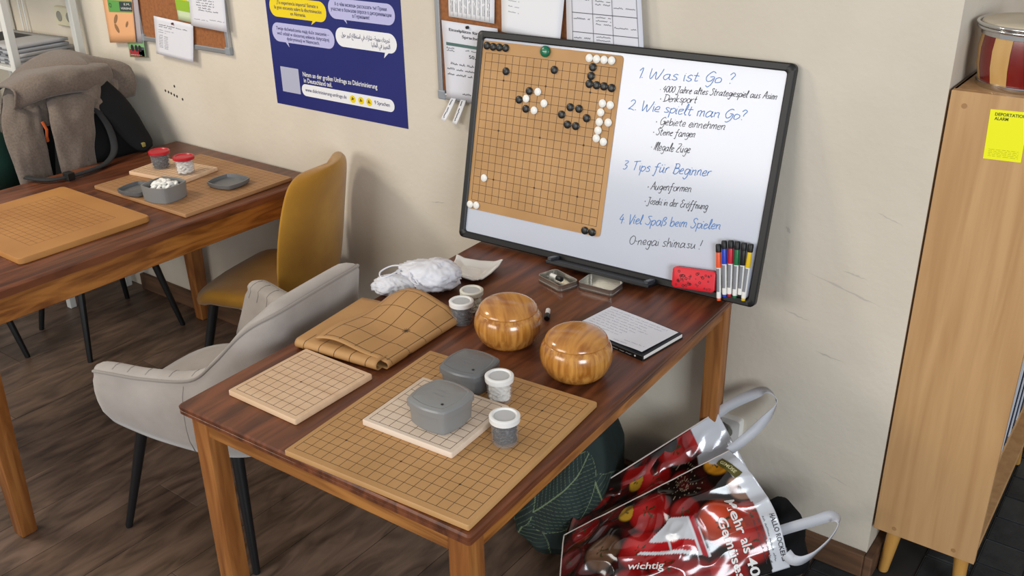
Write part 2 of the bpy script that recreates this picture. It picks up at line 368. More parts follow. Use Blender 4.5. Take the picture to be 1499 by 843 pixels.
# ------------------------------------------------------------------ go boards
def goboard(name, label, c, rotz, sx, sy, z, th, m, n, gx, gy, rad=.003, ink=None, lw=.0009, stars=(), nx=None):
    t = thing(name, label, 'game board', (c[0], c[1], z), rotz)
    mb = MB(); mb.loft([rrect(sx - 2 * e, sy - 2 * e, rad, 4, 0, 0, q) for e, q in ((.0015, 0), (0, .0015), (0, th - .0015), (.0012, th))]); mb.build('board', m, t, angle=40)
    mb = MB(); h = th + .00012; k = .00022
    nx = nx or n
    for i in range(nx):
        x = -gx / 2 + gx * i / (nx - 1); mb.box(x - lw / 2, x + lw / 2, -gy / 2 - lw / 2, gy / 2 + lw / 2, th - .0005, h)
    for i in range(n):
        y = -gy / 2 + gy * i / (n - 1); mb.box(-gx / 2, gx / 2, y - lw / 2, y + lw / 2, th - .0005, h + .00003)
    mb.build('grid_lines', ink or M_ink, t)
    for i, j in stars:
        mb = MB(); mb.lathe([(.0022, th - .0003), (.0022, th + .0003)], 10, (-gx / 2 + gx * i / (nx - 1), -gy / 2 + gy * j / (n - 1))); mb.build('star_point', ink or M_ink, t)
    return t
S19 = [(i, j) for i in (3, 9, 15) for j in (3, 9, 15)]
goboard('go_board', 'large tan go board with a full grid under two grey boxes and cups', (-1.049, 1.177), R(3.9), .420, .452, TZ, .012, M_mdf, 19, .396, .422, stars=S19)
goboard('go_board', 'small pale wooden go board with nine lines lying bare beside the folded mat', (-1.405, 1.126), R(.6), .203, .218, TZ, .013, M_pale, 9, .180, .193, stars=[(4, 4)])
goboard('go_board', 'small whitish wooden go board stacked on the large tan board under a grey box', (-1.081, 1.185), R(3.4), .216, .192, TZ + .012, .013, M_pale2, 9, .194, .172, stars=[(4, 4)])
goboard('go_board', 'thick brown go board with rounded corners and a wide plain border', (-2.782, 1.335), R(-.6), .494, .412, TZ, .018, M_mdf_old, 13, .345, .271, rad=.014, ink=M_inkf, lw=.0012)
goboard('go_board', 'hazel brown go board under the red-lidded cups and open stone box', (-2.715, 1.832), R(.2), .495, .434, TZ, .012, M_mdf_r, 19, .468, .405, ink=M_inkf)
goboard('go_board', 'small beech go board carrying the two red-lidded cups', (-2.853, 1.852), R(8), .250, .170, TZ + .012, .013, M_pale, 9, .225, .15, ink=M_inkf, nx=13)
Z1 = TZ + .012; Z2 = TZ + .025

# ------------------------------------------------------------------ grey squarish boxes
def sbox_ring(a, z, n=10):
    b = a * .86; out = []; C_ = [(b, -b), (b, b), (-b, b), (-b, -b)]
    for q in range(4):
        (xa, ya), (xb, yb) = C_[q], C_[(q + 1) % 4]; nx, ny = (yb - ya) / (2 * b), -(xb - xa) / (2 * b)
        for k in range(n):
            t = .03 + .94 * k / (n - 1); h = a * .14 * math.sin(PI * t) * 1.15; out.append((lerp(xa, xb, t) + nx * h, lerp(ya, yb, t) + ny * h, z))
    return out
def grey_box(label, loc, rotz, a=.043, h=.05, m=None):
    t = thing('stone_box', label, 'box', loc, rotz); m = m or M_grey
    mb = MB(); mb.loft([sbox_ring(a - .005, 0), sbox_ring(a - .003, .003), sbox_ring(a, h)]); mb.build('body', m, t, angle=30)
    mb = MB(); mb.loft([sbox_ring(a + .001, h - .009), sbox_ring(a + .0028, h - .008), sbox_ring(a + .003, h + .003), sbox_ring(a + .001, h + .0065), sbox_ring(a * .90, h + .0095), sbox_ring(a * .84, h + .0090), sbox_ring(a * .80, h + .0100), sbox_ring(a * .4, h + .0115)])
    lid = mb.build('lid', m, t, angle=30)
    mb = MB(); mb.lathe([(.0028, 0), (.0028, .0006)], 10); o = mb.build('vent_hole', M_black, lid); o.location = (a * .58, -a * .55, h + .0108)
    def fn(u, v): return (u, v, h + .0118)
    mm = mat('embossing', '#84868a', rough=.3)
    mb = MB()
    for q in range(2): scribble_lines(mb, fn, -.012, .016, .006 - q * .014, .0009, .0035, .004)
    mb.build('embossed_mark', mm, lid)
    return t
grey_box('lidded grey plastic box standing on the small whitish go board', (-1.056, 1.172, Z2), R(-1), .0510, .048)
grey_box('lidded grey plastic box standing directly on the large tan go board', (-1.110, 1.327, Z1), R(3), .0500, .044, M_greyd)
# ------------------------------------------------------------------ stones
def stone_mesh(r=.0108, h=.0042, seg=12):
    mb = MB(); mb.lathe([(r * .35, -h), (r * .8, -h * .62), (r, 0), (r * .8, h * .62), (r * .35, h)], seg); return mb
def first_stone(m, label, group):
    o = stone_mesh().build('go_stone', m, smooth=True); return tag(o, label, 'go stone', group)
def stone_fill(m, label, group, spots):
    src = None
    for (x, y, z, rx, ry) in spots:
        if src is None: src = first_stone(m, label, group); o = src
        else: o = src.copy(); COL.objects.link(o)
        o.location = (x, y, z); o.rotation_euler = (rx, ry, random.uniform(0, 3))
# ------------------------------------------------------------------ cups of stones
def cup(label, loc, r, h, lidm, stone_m, stone_label, group, r_top=1.1, lid_h=.009):
    t = thing('stone_cup', label, 'cup', loc)
    mb = MB(); mb.lathe([(r * .9, 0), (r, .003), (r * 1.08, h)], 32, cap1=False); mb.build('cup_body', M_clear, t, angle=50, solid=.0008)
    L = [(r * 1.09, h - .004), (r * r_top + .002, h - .003), (r * r_top + .0025, h + lid_h - .002), (r * r_top, h + lid_h), (r * .95, h + lid_h), (r * .86, h + lid_h - .003), (r * .3, h + lid_h - .003)]
    mb = MB(); mb.lathe(L, 36); ld = mb.build('lid', lidm, t, angle=40)
    if lidm is not M_redlid: mb = MB(); mb.lathe([(r * .80, h + lid_h - .0029), (r * .80, h + lid_h - .0024)], 30); mb.build('lid_window', mat('lid_window', '#b9babb', rough=.3), ld)
    sp = []; lay = int((h - .010) / .0066)
    for k in range(lay):
        for q in range(7):
            a = q * 2 * PI / 7 + k * .45; rr = r - .0100
            sp.append((loc[0] + rr * .9 * math.cos(a), loc[1] + rr * .9 * math.sin(a), loc[2] + .008 + k * .0066, random.uniform(-.5, .5), random.uniform(-.5, .5)))
    stone_fill(stone_m, stone_label, group, sp)
    return t
M_redlid = mat('red_plastic', '#b3202c', rough=.35)
M_lidw = mat('lid_white', '#e4e3e0', rough=.4)
M_lidc = mat('lid_cream', '#d8d5c8', rough=.4)
M_ds = mat('black_glass_stone', '#15161a', rough=.4)
M_cs = mat('cream_stone', '#e3dcc4', rough=.4)
M_redlid = MATS['red_plastic']
cup('white-lidded cup of black stones beside the folded mat', (-1.317, 1.553, TZ), .0245, .050, M_lidw, M_ds, 'black stone inside the white-lidded cup beside the folded mat', 'black stones in the cup by the mat')
cup('cream-lidded cup of cream stones beside the white pouch', (-1.335, 1.614, TZ), .0240, .050, M_lidc, M_cs, 'cream stone inside the cream-lidded cup beside the pouch', 'cream stones in the cup by the pouch')
cup('white-lidded cup of white stones on the large tan go board', (-1.020, 1.310, Z1), .0245, .050, M_lidw, M_whitestone, 'white stone inside the cup on the large tan board', 'white stones in the cup on the tan board')
cup('white-lidded cup of black stones on the large tan go board', (-.921, 1.196, Z1), .0245, .052, M_lidw, M_ds, 'black stone inside the cup on the large tan board', 'black stones in the cup on the tan board')
cup('red-lidded cup of black stones on the small beech board', (-2.905, 1.842, Z2), .0300, .054, M_redlid, M_ds, 'black stone inside a red-lidded cup', 'black stones in the red-lidded cup', 1.12, .008)
cup('red-lidded cup of white stones on the small beech board', (-2.778, 1.850, Z2), .0300, .054, M_redlid, M_whitestone, 'white stone inside a red-lidded cup', 'white stones in the red-lidded cup', 1.12, .008)
# open grey box with white stones, and two box lids, on the far table
bx = thing('stone_box', 'open grey plastic box heaped with white stones on the hazel board', 'box', (-2.648, 1.675, Z1), R(10))
a = .058; h = .052
mb = MB(); mb.loft([sbox_ring(a - .005, 0), sbox_ring(a - .003, .003), sbox_ring(a, h), sbox_ring(a - .003, h), sbox_ring(a - .007, .006)]); mb.build('body', M_grey, bx, angle=30)
sp = []
for k in range(3):
    n = (20, 18, 10)[k]; rr = (.040, .034, .022)[k]
    for q in range(n):
        an = q * 2.39996; d = rr * math.sqrt((q + .5) / n); sp.append((-2.648 + d * math.cos(an) * 1.1, 1.675 + d * math.sin(an) * 1.1, Z1 + .040 + k * .0075 + random.uniform(-.001, .001), random.uniform(-.6, .6), random.uniform(-.6, .6)))
stone_fill(M_whitestone, 'white stone in the open grey box', 'white stones in the open box', sp)
def box_lid(label, loc, rotz, a=.06):
    t = thing('box_lid', label, 'lid', loc, rotz)
    mb = MB(); mb.loft([sbox_ring(a * .8, 0), sbox_ring(a * .94, .004), sbox_ring(a, .014), sbox_ring(a, .018), sbox_ring(a - .0035, .018), sbox_ring(a * .9, .007), sbox_ring(a * .5, .0045)]); mb.build('tray', M_greyd, t, angle=30)
    return t
box_lid('upturned dark grey box lid beside the open stone box, touching the small beech board', (-2.775, 1.662, Z1), R(10), .055)
box_lid('upturned dark grey box lid lying alone on the hazel board', (-2.585, 1.876, Z1), R(8), .058)

# ------------------------------------------------------------------ wooden bowls
def bowl(label, loc):
    t = thing('go_bowl', label, 'bowl', loc, random.uniform(0, 1))
    P = [(.042, 0), (.050, .002), (.065, .014), (.0755, .036), (.0775, .054), (.0740, .071), (.0675, .0815), (.0655, .083), (.060, .080), (.03, .078)]
    mb = MB(); mb.lathe([(p.x, p.y) for p in catmull([(r, z, 0) for r, z in P], 3)], 48); mb.build('bowl_body', M_bowl, t, smooth=True)
    P = [(.0650, .0832), (.0672, .0838), (.0668, .0868), (.0625, .0935), (.052, .1015), (.036, .1075), (.016, .1105), (.002, .111)]
    mb = MB(); mb.lathe([(p.x, p.y) for p in catmull([(r, z, 0) for r, z in P], 3)], 48); mb.build('lid', M_lid, t, smooth=True)
    return t
bowl('lidded wooden go bowl beside the white-lidded cup of black stones and the mini marker', (-1.168, 1.538, TZ))
bowl('lidded wooden go bowl beside the open notebook', (-.962, 1.503, TZ))

# ------------------------------------------------------------------ folded leatherette mat
fm = thing('folded_go_mat', 'folded tan leatherette go mat with dark grid lines', 'mat', (-1.306, 1.262, TZ), R(7))
XW = .240; YL = .285
def upper(u, v):      # u from far-left edge to right fold, v front to back; wavy top layer
    x = lerp(-.195, 0, u); y = lerp(.02, YL, v)
    z = .030 + .030 * sm(.35, .95, v) * math.sin(PI * min(1, (1 - u) * 1.02 + .0)) * (.9) + .006 * math.sin(v * 7 + u * 3) * (1 - u) + .006 * math.sin(u * 6)
    if u > .86: z -= (u - .86) / .14 * .010
    return Vector((x + .02 * v, y - .012 * (1 - u) * 0, z))
def full(s, v):       # s 0..1 = top layer, 1..1.25 = fold, 1.25..2 = underside
    if s <= 1: return upper(s, v)
    p = upper(1, v); th = .016
    if s <= 1.25:
        a = (s - 1) / .25 * PI; zc = (p.z + .003) / 2; rz = (p.z - .003) / 2
        return Vector((p.x + rz * .75 * math.sin(a), p.y, zc + rz * math.cos(a)))
    return Vector((p.x - (s - 1.25) / .75 * .17, p.y, .0035))
mb = MB(); mb.grid(lambda u, v: full(u * 2, v), 64, 28); mb.build('upper_fold', M_leather, fm, smooth=True, solid=.002)
def lower(s, u):      # folded about its front edge
    x = lerp(-XW, -.012, u)
    if s < .42: return Vector((x, lerp(.235, .012, s / .42), .0028))
    if s < .58:
        a = (s - .42) / .16 * PI; return Vector((x, .012 - .011 * math.sin(a), .013 - .0105 * math.cos(a)))
    t = (s - .58) / .42
    return Vector((x, lerp(.012, .25, t), .0235 - .006 * sm(0, .4, t) * u + .004 * math.sin(u * 5) * t))
mb = MB(); mb.grid(lambda s, u: lower(s, u), 40, 30); mb.build('lower_fold', M_leather, fm, smooth=True, solid=.002)
def ribbon(mb, fn, a, b, w_, n=20, lift=.0013):
    vs = []
    for i in range(n + 1):
        t = i / n; u = lerp(a[0], b[0], t); v = lerp(a[1], b[1], t); p = fn(u, v); q = fn(u + (b[0] - a[0]) * .01, v + (b[1] - a[1]) * .01)
        e = .004; nu = fn(min(u + e, 2), v) - fn(u - e, v); nv = fn(u, v + e) - fn(u, v - e); nn = nu.cross(nv).normalized()
        d = (q - p).normalized(); sd = nn.cross(d).normalized() * w_ * .5
        vs += [p + sd + nn * lift, p - sd + nn * lift]
    mb.add(vs, [(2 * i, 2 * i + 1, 2 * i + 3, 2 * i + 2) for i in range(n)])
mb = MB()
for k in range(5): ribbon(mb, lambda u, v: full(u, v), (.10 + k * .22, .03 if k else .03), (.10 + k * .22, .93), .0013)
for k in range(5): ribbon(mb, lambda u, v: full(u, v), (.10, .05 + k * .22), (1.12, .05 + k * .22), .0013)
mb.build('grid_lines', M_ink, fm)
mb = MB()
for k in range(5): ribbon(mb, lambda u, v: lower(.34 + u * .3, v), (.2, .1 + k * .19), (.98, .1 + k * .19 + .03), .0013, lift=-.0013)
mb.build('grid_lines', M_ink, fm)
def flower(mb, fn, u, v, r):
    for q in range(6):
        a = q * PI / 6; ribbon(mb, fn, (u - r * math.cos(a), v - r * .7 * math.sin(a)), (u + r * math.cos(a), v + r * .7 * math.sin(a)), .0010, 4, .0016)
mb = MB(); flower(mb, full, .76, .49, .05); mb.build('star_point', M_ink, fm)
mb = MB(); flower(mb, full, 1.17, .27, .05); mb.build('star_point', M_ink, fm)

# ------------------------------------------------------------------ white cotton pouch with drawstring
pc = thing('drawstring_pouch', 'white cotton drawstring pouch behind the folded mat', 'pouch', (-1.525, 1.640, TZ), R(20))
def blob(cx, cy, a, b, h, seed, neck=None, pl=9, amp=.12):
    mb = MB(); rings = []; N = 30; Mx = 80
    for i in range(N + 1):
        ph = i / N * PI; ring = []
        for j in range(Mx):
            th = 2 * PI * j / Mx; x = math.sin(ph) * math.cos(th); y = math.sin(ph) * math.sin(th); z = -math.cos(ph)
            f = 1 + .16 * nz(x * 1.6 + seed, y * 1.6, z * 1.6) + .16 * (.5 - abs(nz(x * 2.6 + seed, y * 2.6, z * 3)) * 2) + .07 * (.5 - abs(nz(x * 6 + seed, y * 6, z * 6)) * 2)
            if neck is not None:
                d = math.atan2(math.sin(th - neck), math.cos(th - neck)); g = math.exp(-(d / .55) ** 2) * math.sin(ph)
                f += g * .38; f += g * amp * math.sin(d * 34)
            zz = h * .5 * (1 + z * f * (1 - .35 * (f - 1)))
            ring.append((cx + a * x * f, cy + b * y * f, max(.0015, zz)))
        rings.append(ring)
    mb.loft(rings); return mb
blob(.030, .015, .072, .066, .072, 3.1, neck=PI * 1.02).build('pouch_body', M_cotton, pc, smooth=True)
blob(-.062, -.045, .048, .042, .046, 8.3, neck=.2).build('pouch_mouth', M_cotton, pc, smooth=True)
for q, pts in enumerate(([(-.045, .02, .05), (-.075, .0, .056), (-.095, -.03, .050), (-.08, -.055, .046), (-.055, -.03, .052), (-.045, .02, .05)], [(-.045, .02, .052), (-.02, -.02, .060), (.0, -.055, .046), (.02, -.06, .04), (.0, -.04, .05)], [(-.045, -.02, .03), (-.052, .005, .052), (-.045, .035, .052), (-.035, .06, .03)])):
    mb = MB(); mb.tube(catmull(pts, 6), .0022, 6); mb.build('drawstring', M_cotton, pc, smooth=True)

# ------------------------------------------------------------------ square wavy dish
C4 = [Vector((-1.521, 1.743, TZ)), Vector((-1.406, 1.728, TZ)), Vector((-1.432, 1.868, TZ)), Vector((-1.556, 1.824, TZ))]
cc = sum(C4, Vector()) / 4
ds = thing('square_dish', 'square white porcelain dish with wavy rim', 'dish', cc)
def dish(u, v):
    p = (C4[0] * (1 - u) * (1 - v) + C4[1] * u * (1 - v) + C4[2] * u * v + C4[3] * (1 - u) * v) - cc
    a, b = abs(2 * u - 1), abs(2 * v - 1); m_ = max(a, b); z = .003 + .013 * sm(.5, 1, m_) + .007 * sm(.6, 1, a) * sm(.6, 1, b) - .004 * sm(.6, 1, m_) * (1 - min(a, b))
    d = math.hypot(2 * u - 1, 2 * v - 1); z += .0016 * math.exp(-((d - .42) / .045) ** 2)
    return p + Vector((0, 0, z))
mb = MB(); mb.grid(dish, 44, 44); mb.build('dish_body', mat('porcelain', '#dcd8d2', rough=.25, coat=.3), ds, smooth=True, solid=.003)

# ------------------------------------------------------------------ tins, mini markers, notebook
def tin(name, label, loc, rotz, sx, sy, h):
    t = thing(name, label, 'tin', loc, rotz)
    rg = lambda e, z: rrect(sx - 2 * e, sy - 2 * e, .011 - min(e, .005), 5, 0, 0, z)
    mb = MB(); mb.loft([rg(.001, 0), rg(0, .001), rg(0, .006), rg(.0008, .0065), rg(.0008, h - .001), rg(.0002, h), rg(.0022, h), rg(.0022, .0015)]); mb.build('tray', M_tin, t, angle=45)
    return t
tin('tin_tray', 'small silver tin tray holding a mini marker, by the whiteboard foot', (-1.252, 1.863, TZ), R(-17), .095, .062, .019)
tin('tin_tray', 'empty half of a small silver tin beside the notebook and whiteboard foot', (-1.146, 1.901, TZ), R(2), .100, .066, .019)
def mini_marker(label, loc, rot):
    t = thing('mini_marker', label, 'marker', loc); t.rotation_euler = rot
    mb = MB(); mb.lathe([(.005, 0), (.006, .001), (.006, .030), (.005, .031)], 16); mb.build('barrel', M_white, t, angle=40)
    mb = MB(); mb.lathe([(.0068, .027), (.0072, .028), (.0072, .044), (.006, .0465)], 16); mb.build('cap', M_black, t, angle=40)
    return t
mini_marker('black-capped mini marker lying in the tin tray', (-1.285, 1.882, TZ + .0095), (R(84), 0, R(70)))
mini_marker('black-capped mini marker lying on the table behind a wooden bowl', (-1.178, 1.712, TZ + .0075), (R(90), 0, R(30)))
nb = thing('notebook', 'black notebook open at a handwritten white page', 'notebook', (-.967, 1.722, TZ), R(-8.3))
mb = MB(); mb.loft([rrect(.216, .150, .005, 4, 0, 0, z) for z in (0, .003)]); mb.build('cover', M_black, nb, angle=40)
def page(u, v):
    x = -.102 + .199 * u; y = -.066 + .136 * v
    return Vector((x - .02 * 0, y + .010 * (.5 - u) * .2, .0128 + .004 * sm(.6, 1, u) * (1 - v) + .0012 * math.sin(u * 3)))
mb = MB(); mb.box(-.104, .1065, -.0705, .071, .003, .0112, .0008, 1); mb.build('page_block', mat('page_edge', '#dedcd8', rough=.8), nb)
mb = MB(); mb.box(-.108, .106, -.075, -.0708, .003, .0122, .001, 1); mb.build('spine', M_black, nb)
mb = MB(); mb.box(-.105, .106, -.0708, .074, .0113, .0119); mb.build('dark_leaf', mat('dark_leaf', '#22252c', rough=.6), nb)
mb = MB(); mb.grid(page, 12, 8); mb.build('top_page', mat('page', '#dddee6', rough=.75), nb, smooth=True)
mb = MB(); M_pen = mat('blue_pen', '#5b6178', rough=.6)
pf = lambda u, v: page((u + .102) / .199, (v + .066) / .136) + Vector((0, 0, .0003))
for k in range(9): scribble_lines(mb, pf, -.092, .03 + .05 * random.random() - .004 * k, .056 - k * .0115, .0007, .0026, .004)
scribble_lines(mb, pf, .03, .085, -.045, .0007, .0026, .004); scribble_lines(mb, pf, .01, .05, -.058, .0007, .0026, .004)
mb.build('handwriting', M_pen, nb)
mb = MB(); mb.lathe([(.0022, 0), (.0022, .0004)], 10); o = mb.build('spine_dot', M_white, nb); o.location = (.085, -.0753, .0065); o.rotation_euler = (PI / 2, 0, 0)
mb = MB(); scribble_lines(mb, lambda u, v: Vector((u, -.0756, v)), .02, .075, .005, .0006, .0026, .0016); mb.build('spine_print', M_white, nb)

# ------------------------------------------------------------------ whiteboard
WB_O = Vector((-1.6618, 1.9642, .753)); WRZ = .0433; WTI = .2196; WW = .888; WH = .5761
wu = Vector((math.cos(WRZ), math.sin(WRZ), 0)); wh_ = Vector((-math.sin(WRZ), math.cos(WRZ), 0))
wv = Vector((0, 0, 1)) * math.cos(WTI) + wh_ * math.sin(WTI); wn = wu.cross(wv)    # wn points to the room
WROT = Matrix((wu, wv, wn)).transposed().to_euler()
def wb(u, v, n=0.0): return WB_O + wu * u + wv * v + wn * n
def onboard(name, label, cat, u, v, n=0.0, group=None, spin=0.0):
    t = thing(name, label, cat, wb(u, v, n), 0, group); t.rotation_euler = (Matrix((wu, wv, wn)).transposed() @ Matrix.Rotation(spin, 3, 'Z')).to_euler(); return t
B = onboard('whiteboard', 'black-framed whiteboard with handwritten German notes standing on the table', 'whiteboard', 0, 0)
FR = .019
mb = MB(); mb.box(FR * .5, WW - FR * .5, FR * .5, WH - FR * .5, -.010, .0, 0); mb.build('panel', M_enamel, B)
def frame_ring(e, z): return [(WW / 2 + (x), WH / 2 + y, z) for x, y, _ in rrect(WW - 2 * e, WH - 2 * e, max(.014 - e * .3, .004), 5)]
mb = MB(); mb.loft([frame_ring(.001, -.013), frame_ring(0, -.011), frame_ring(0, .004), frame_ring(.003, .007), frame_ring(FR - .003, .007), frame_ring(FR, .004), frame_ring(FR, -.009)], cap0=False, cap1=False)
mb.loft([frame_ring(.001, -.013), frame_ring(.03, -.013)], cap0=False, cap1=False); mb.build('frame', M_black, B, angle=40)
mb = MB(); mb.box(.325, .63, -.004, .006, -.004, .055, .003); mb.build('foot_ledge', M_black, B)
for u in (.335, .62):
    mb = MB(); mb.box(u - .006, u + .006, .004, .014, .006, .052, .002); mb.build('ledge_clip', mat('clip_grey', '#3a3d42', rough=.3), B)
BLUE = mat('blue_marker_ink', '#4a7fc0', rough=.5); INKB = mat('black_marker_ink', '#2a2b33', rough=.5)
LINES = [('1. Was ist Go ?', .4947, .5018, .7465, .5152, 'b', .0115), ('· 4000 Jahre altes Strategiespiel aus Asien', .5596, .4758, .8547, .4927, 'k', .0075), ('· Denksport', .5632, .453, .6612, .4601, 'k', .0085),
 ('2. Wie spielt man Go?', .482, .4226, .788, .4361, 'b', .0110), ('· Gebiete einnehmen', .5613, .3958, .7427, .4074, 'k', .0090), ('· Steine fangen', .5579, .3699, .6703, .3792, 'k', .0085), ('· Illegale Züge', .5572, .3323, .6632, .3399, 'k', .0095),
 ('3. Tips für Beginner', .4879, .2715, .7261, .2928, 'b', .0110), ('· Augenformen', .5646, .2334, .6822, .2469, 'k', .0095), ('· Joseki in der Eröffnung', .5615, .1961, .7307, .212, 'k', .0090), ('4. Viel Spaß beim Spielen', .498, .1345, .7714, .1700, 'b', .0105), ('O-negai shimasu !', .5357, .0859, .7305, .1130, 'k', .0110)]
for s, u0, v0, u1, v1, c, xh in LINES:
    Lw = math.hypot(u1 - u0, v1 - v0); an = math.atan2(v1 - v0, u1 - u0)
    vs_, fs_ = handwriting(s, Lw, xh * (1.12 if c == 'k' else 1.2), .0019 if c == 'b' else .0015)
    mb = MB(); mb.add([(u0 + p.x * math.cos(an) - p.y * math.sin(an), v0 + p.x * math.sin(an) + p.y * math.cos(an), .0005) for p in vs_], fs_)
    mb.build('handwritten_line', BLUE if c == 'b' else INKB, B, recalc=False)
# magnetic go sheet
G = onboard('magnetic_go_sheet', 'tan magnetic go sheet with rounded corners stuck on the whiteboard', 'game board', .2333, .3185, .0006)
mb = MB(); mb.loft([rrect(.434, .465, .010, 5, 0, 0, z) for z in (0, .0012)]); mb.build('sheet', M_mdf, G, angle=40)
gx, gy, oy = .405, .407, -.003
mb = MB()
for i in range(19):
    x = -gx / 2 + gx * i / 18; y = oy - gy / 2 + gy * i / 18
    mb.box(x - .0005, x + .0005, oy - gy / 2, oy + gy / 2, .0008, .0015); mb.box(-gx / 2, gx / 2, y - .0005, y + .0005, .0008, .00155)
mb.build('grid_lines', M_ink, G)
for i, j in S19:
    mb = MB(); mb.lathe([(.0028, .001), (.0028, .0017)], 10, (-gx / 2 + gx * i / 18, oy - gy / 2 + gy * j / 18)); mb.build('star_point', M_ink, G)
black = [(.0337, .5374), (.0545, .5362), (.0745, .5366), (.0955, .5369), (.1042, .4763), (.2549, .4959), (.3679, .5145), (.366, .4924), (.3637, .4721), (.3852, .4712), (.4067, .4708), (.4289, .4692), (.1853, .4332), (.1556, .4067), (.1802, .3855), (.316, .4068), (.3425, .4061), (.2928, .3849), (.3683, .3854), (.3138, .3617), (.339, .361), (.4050, .0957), (.4268, .0954)]
white = [(.3545, .5362), (.376, .5359), (.3975, .5360), (.4191, .5363), (.2122, .4344), (.1780, .4125), (.2353, .4069), (.2069, .3849), (.4087, .4284), (.4315, .4269), (.4071, .4053), (.4065, .381), (.4321, .3829), (.4061, .3593), (.4040, .3387), (.4255, .3328), (.0678, .1797), (.029, .098), (.0506, .0988)]
def disc(m, label, pts, group, r=.0104):
    src = None
    for u, v in pts:
        if src is None:
            mb = MB(); mb.lathe([(r * .96, 0), (r, .0008), (r, .0030), (r * .8, .0046), (r * .4, .0053)], 20); src = mb.build('magnetic_stone', m, angle=50); tag(src, label, 'go stone', group); o = src
        else: o = src.copy(); COL.objects.link(o)
        o.location = wb(u, v, .0024); o.rotation_euler = WROT
disc(M_blackstone, 'round black magnetic stone on the go sheet of the whiteboard', black, 'black magnetic stones')
disc(M_whitestone, 'round white magnetic stone on the go sheet of the whiteboard', white, 'white magnetic stones')
gm = onboard('round_magnet', 'round green magnet at the top border of the go sheet', 'magnet', .2219, .5398, .0019)
mb = MB(); mb.lathe([(.0135, 0), (.0145, .001), (.0145, .006), (.012, .0085), (.004, .009)], 28); mb.build('magnet_body', mat('green_plastic', '#0a6a4a', rough=.25), gm, angle=50)
mb = MB(); scribble_lines(mb, lambda u, v: Vector((u, v, .0092)), -.005, .006, -.001, .0012, .003, .002); mb.build('magnet_print', M_white, gm)
# eraser
E_ = onboard('whiteboard_eraser', 'red felt whiteboard eraser with doodle print', 'eraser', .7320, .0395, .0072, spin=R(5))
mb = MB(); mb.loft([rrect(.110, .051, .009, 5, 0, 0, z) for z in (0, .008)]); mb.build('felt_pad', mat('dark_felt', '#5a2030', rough=.9), E_, angle=40)
mb = MB(); mb.loft([rrect(.110 - 2 * e, .051 - 2 * e, .009, 5, 0, 0, z) for e, z in ((0, .008), (-.0008, .009), (-.0008, .017), (.002, .0195))]); mb.build('shell', mat('red_foam', '#d8202e', rough=.5), E_, angle=40)
mb = MB()
for k in range(46):
    x, y = random.uniform(-.047, .047), random.uniform(-.020, .019); r_ = random.uniform(.0018, .0048); n = random.choice((3, 4, 5, 8)); a0 = random.random() * 3
    P = [Vector((x + r_ * math.cos(a0 + 2 * PI * q / n), y + r_ * math.sin(a0 + 2 * PI * q / n), .0197)) for q in range(n)]
    I = [Vector((x, y, .0197)) + (p - Vector((x, y, .0197))) * .55 for p in P]
    mb.add(P + I, [(q, (q + 1) % n, n + (q + 1) % n, n + q) for q in range(n)])
mb.build('doodle_print', mat('doodle_ink', '#4a0c16', rough=.6), E_)
# markers
MK = [('orange', '#f0561e', .7776, .1374, .8022, .0004), ('blue', '#1c3fc0', .7906, .1486, .8148, .013), ('red', '#c01830', .8075, .1528, .8262, .0171), ('green', '#0f6b3c', .8237, .1536, .8398, .0162), ('black', '#121214', .8409, .1538, .8519, .0218), ('yellow', '#e0bb18', .8574, .1543, .8618, .0147)]
for nm, hx, u1, v1, u0, v0 in MK:
    Lm = math.hypot(u1 - u0, v1 - v0); an = math.atan2(v1 - v0, u1 - u0) - PI / 2; k = Lm / .137; r_ = .0061
    t = onboard('whiteboard_marker', 'whiteboard marker with %s cap clipped to the whiteboard corner' % nm, 'marker', u0, v0, .0150, spin=an)
    def rod(name, prof, m):
        mb = MB(); mb.loft([[(q[0] * math.cos(2 * PI * j / 16), y * k, q[0] * math.sin(2 * PI * j / 16)) for j in range(16)] for q, y in [((r,), y) for r, y in prof]]); return mb.build(name, m, t, angle=40)
    cm = mat('marker_' + nm, hx, rough=.3)
    rod('end_plug', [(r_ * .75, 0), (r_ * .8, .001), (r_ * .8, .007)], cm)
    rod('barrel', [(r_ * .86, .006), (r_ * .95, .010), (r_ * .95, .082)], M_white)
    rod('cap', [(r_ * .97, .080), (r_ * 1.02, .081), (r_ * .92, .118)], cm)
    rod('eraser_tip', [(r_ * 1.0, .117), (r_ * 1.1, .119), (r_ * 1.12, .134), (r_ * .9, .137)], M_black)
    mb = MB(); mb.grid(lambda u, v: Vector(((r_ * .97) * math.sin((u - .6) * 1.6), lerp(.022, .078, v) * k, (r_ * .97) * math.cos((u - .6) * 1.6))), 5, 2); mb.build('grey_label', mat('marker_grey', '#7d7f85', rough=.4), t, smooth=True)

# ------------------------------------------------------------------ wall: poster, cork boards, papers
def wallfn(y): return lambda x, z: Vector((x, y, z))
def quad_sheet(name, label, cat, pts, y, m, curl=0.0, th=.0006, parent=None):
    """pts = TL, BL, BR, TR as (x, z) on the wall"""
    TL, BL, BR, TR = [Vector((p[0], 0, p[1])) for p in pts]
    cx_ = (TL + BL + BR + TR) / 4
    def fn(u, v):
        p = TL * (1 - u) * v + BL * (1 - u) * (1 - v) + BR * u * (1 - v) + TR * u * v
        return Vector((p.x - cx_.x, -curl * (1 - v) ** 2 * (.6 + .4 * u), p.z - BL.z))
    mb = MB(); mb.grid(fn, 8, 10)
    if parent: o = mb.build(name, m, parent, smooth=True, solid=th)
    else:
        o = thing(name, label, cat, (cx_.x, y, BL.z)); mb.build('sheet', m, o, smooth=True, solid=th)
    return o, (lambda u, v, e=.0008: fn(u, v) + Vector((0, -e, 0)))
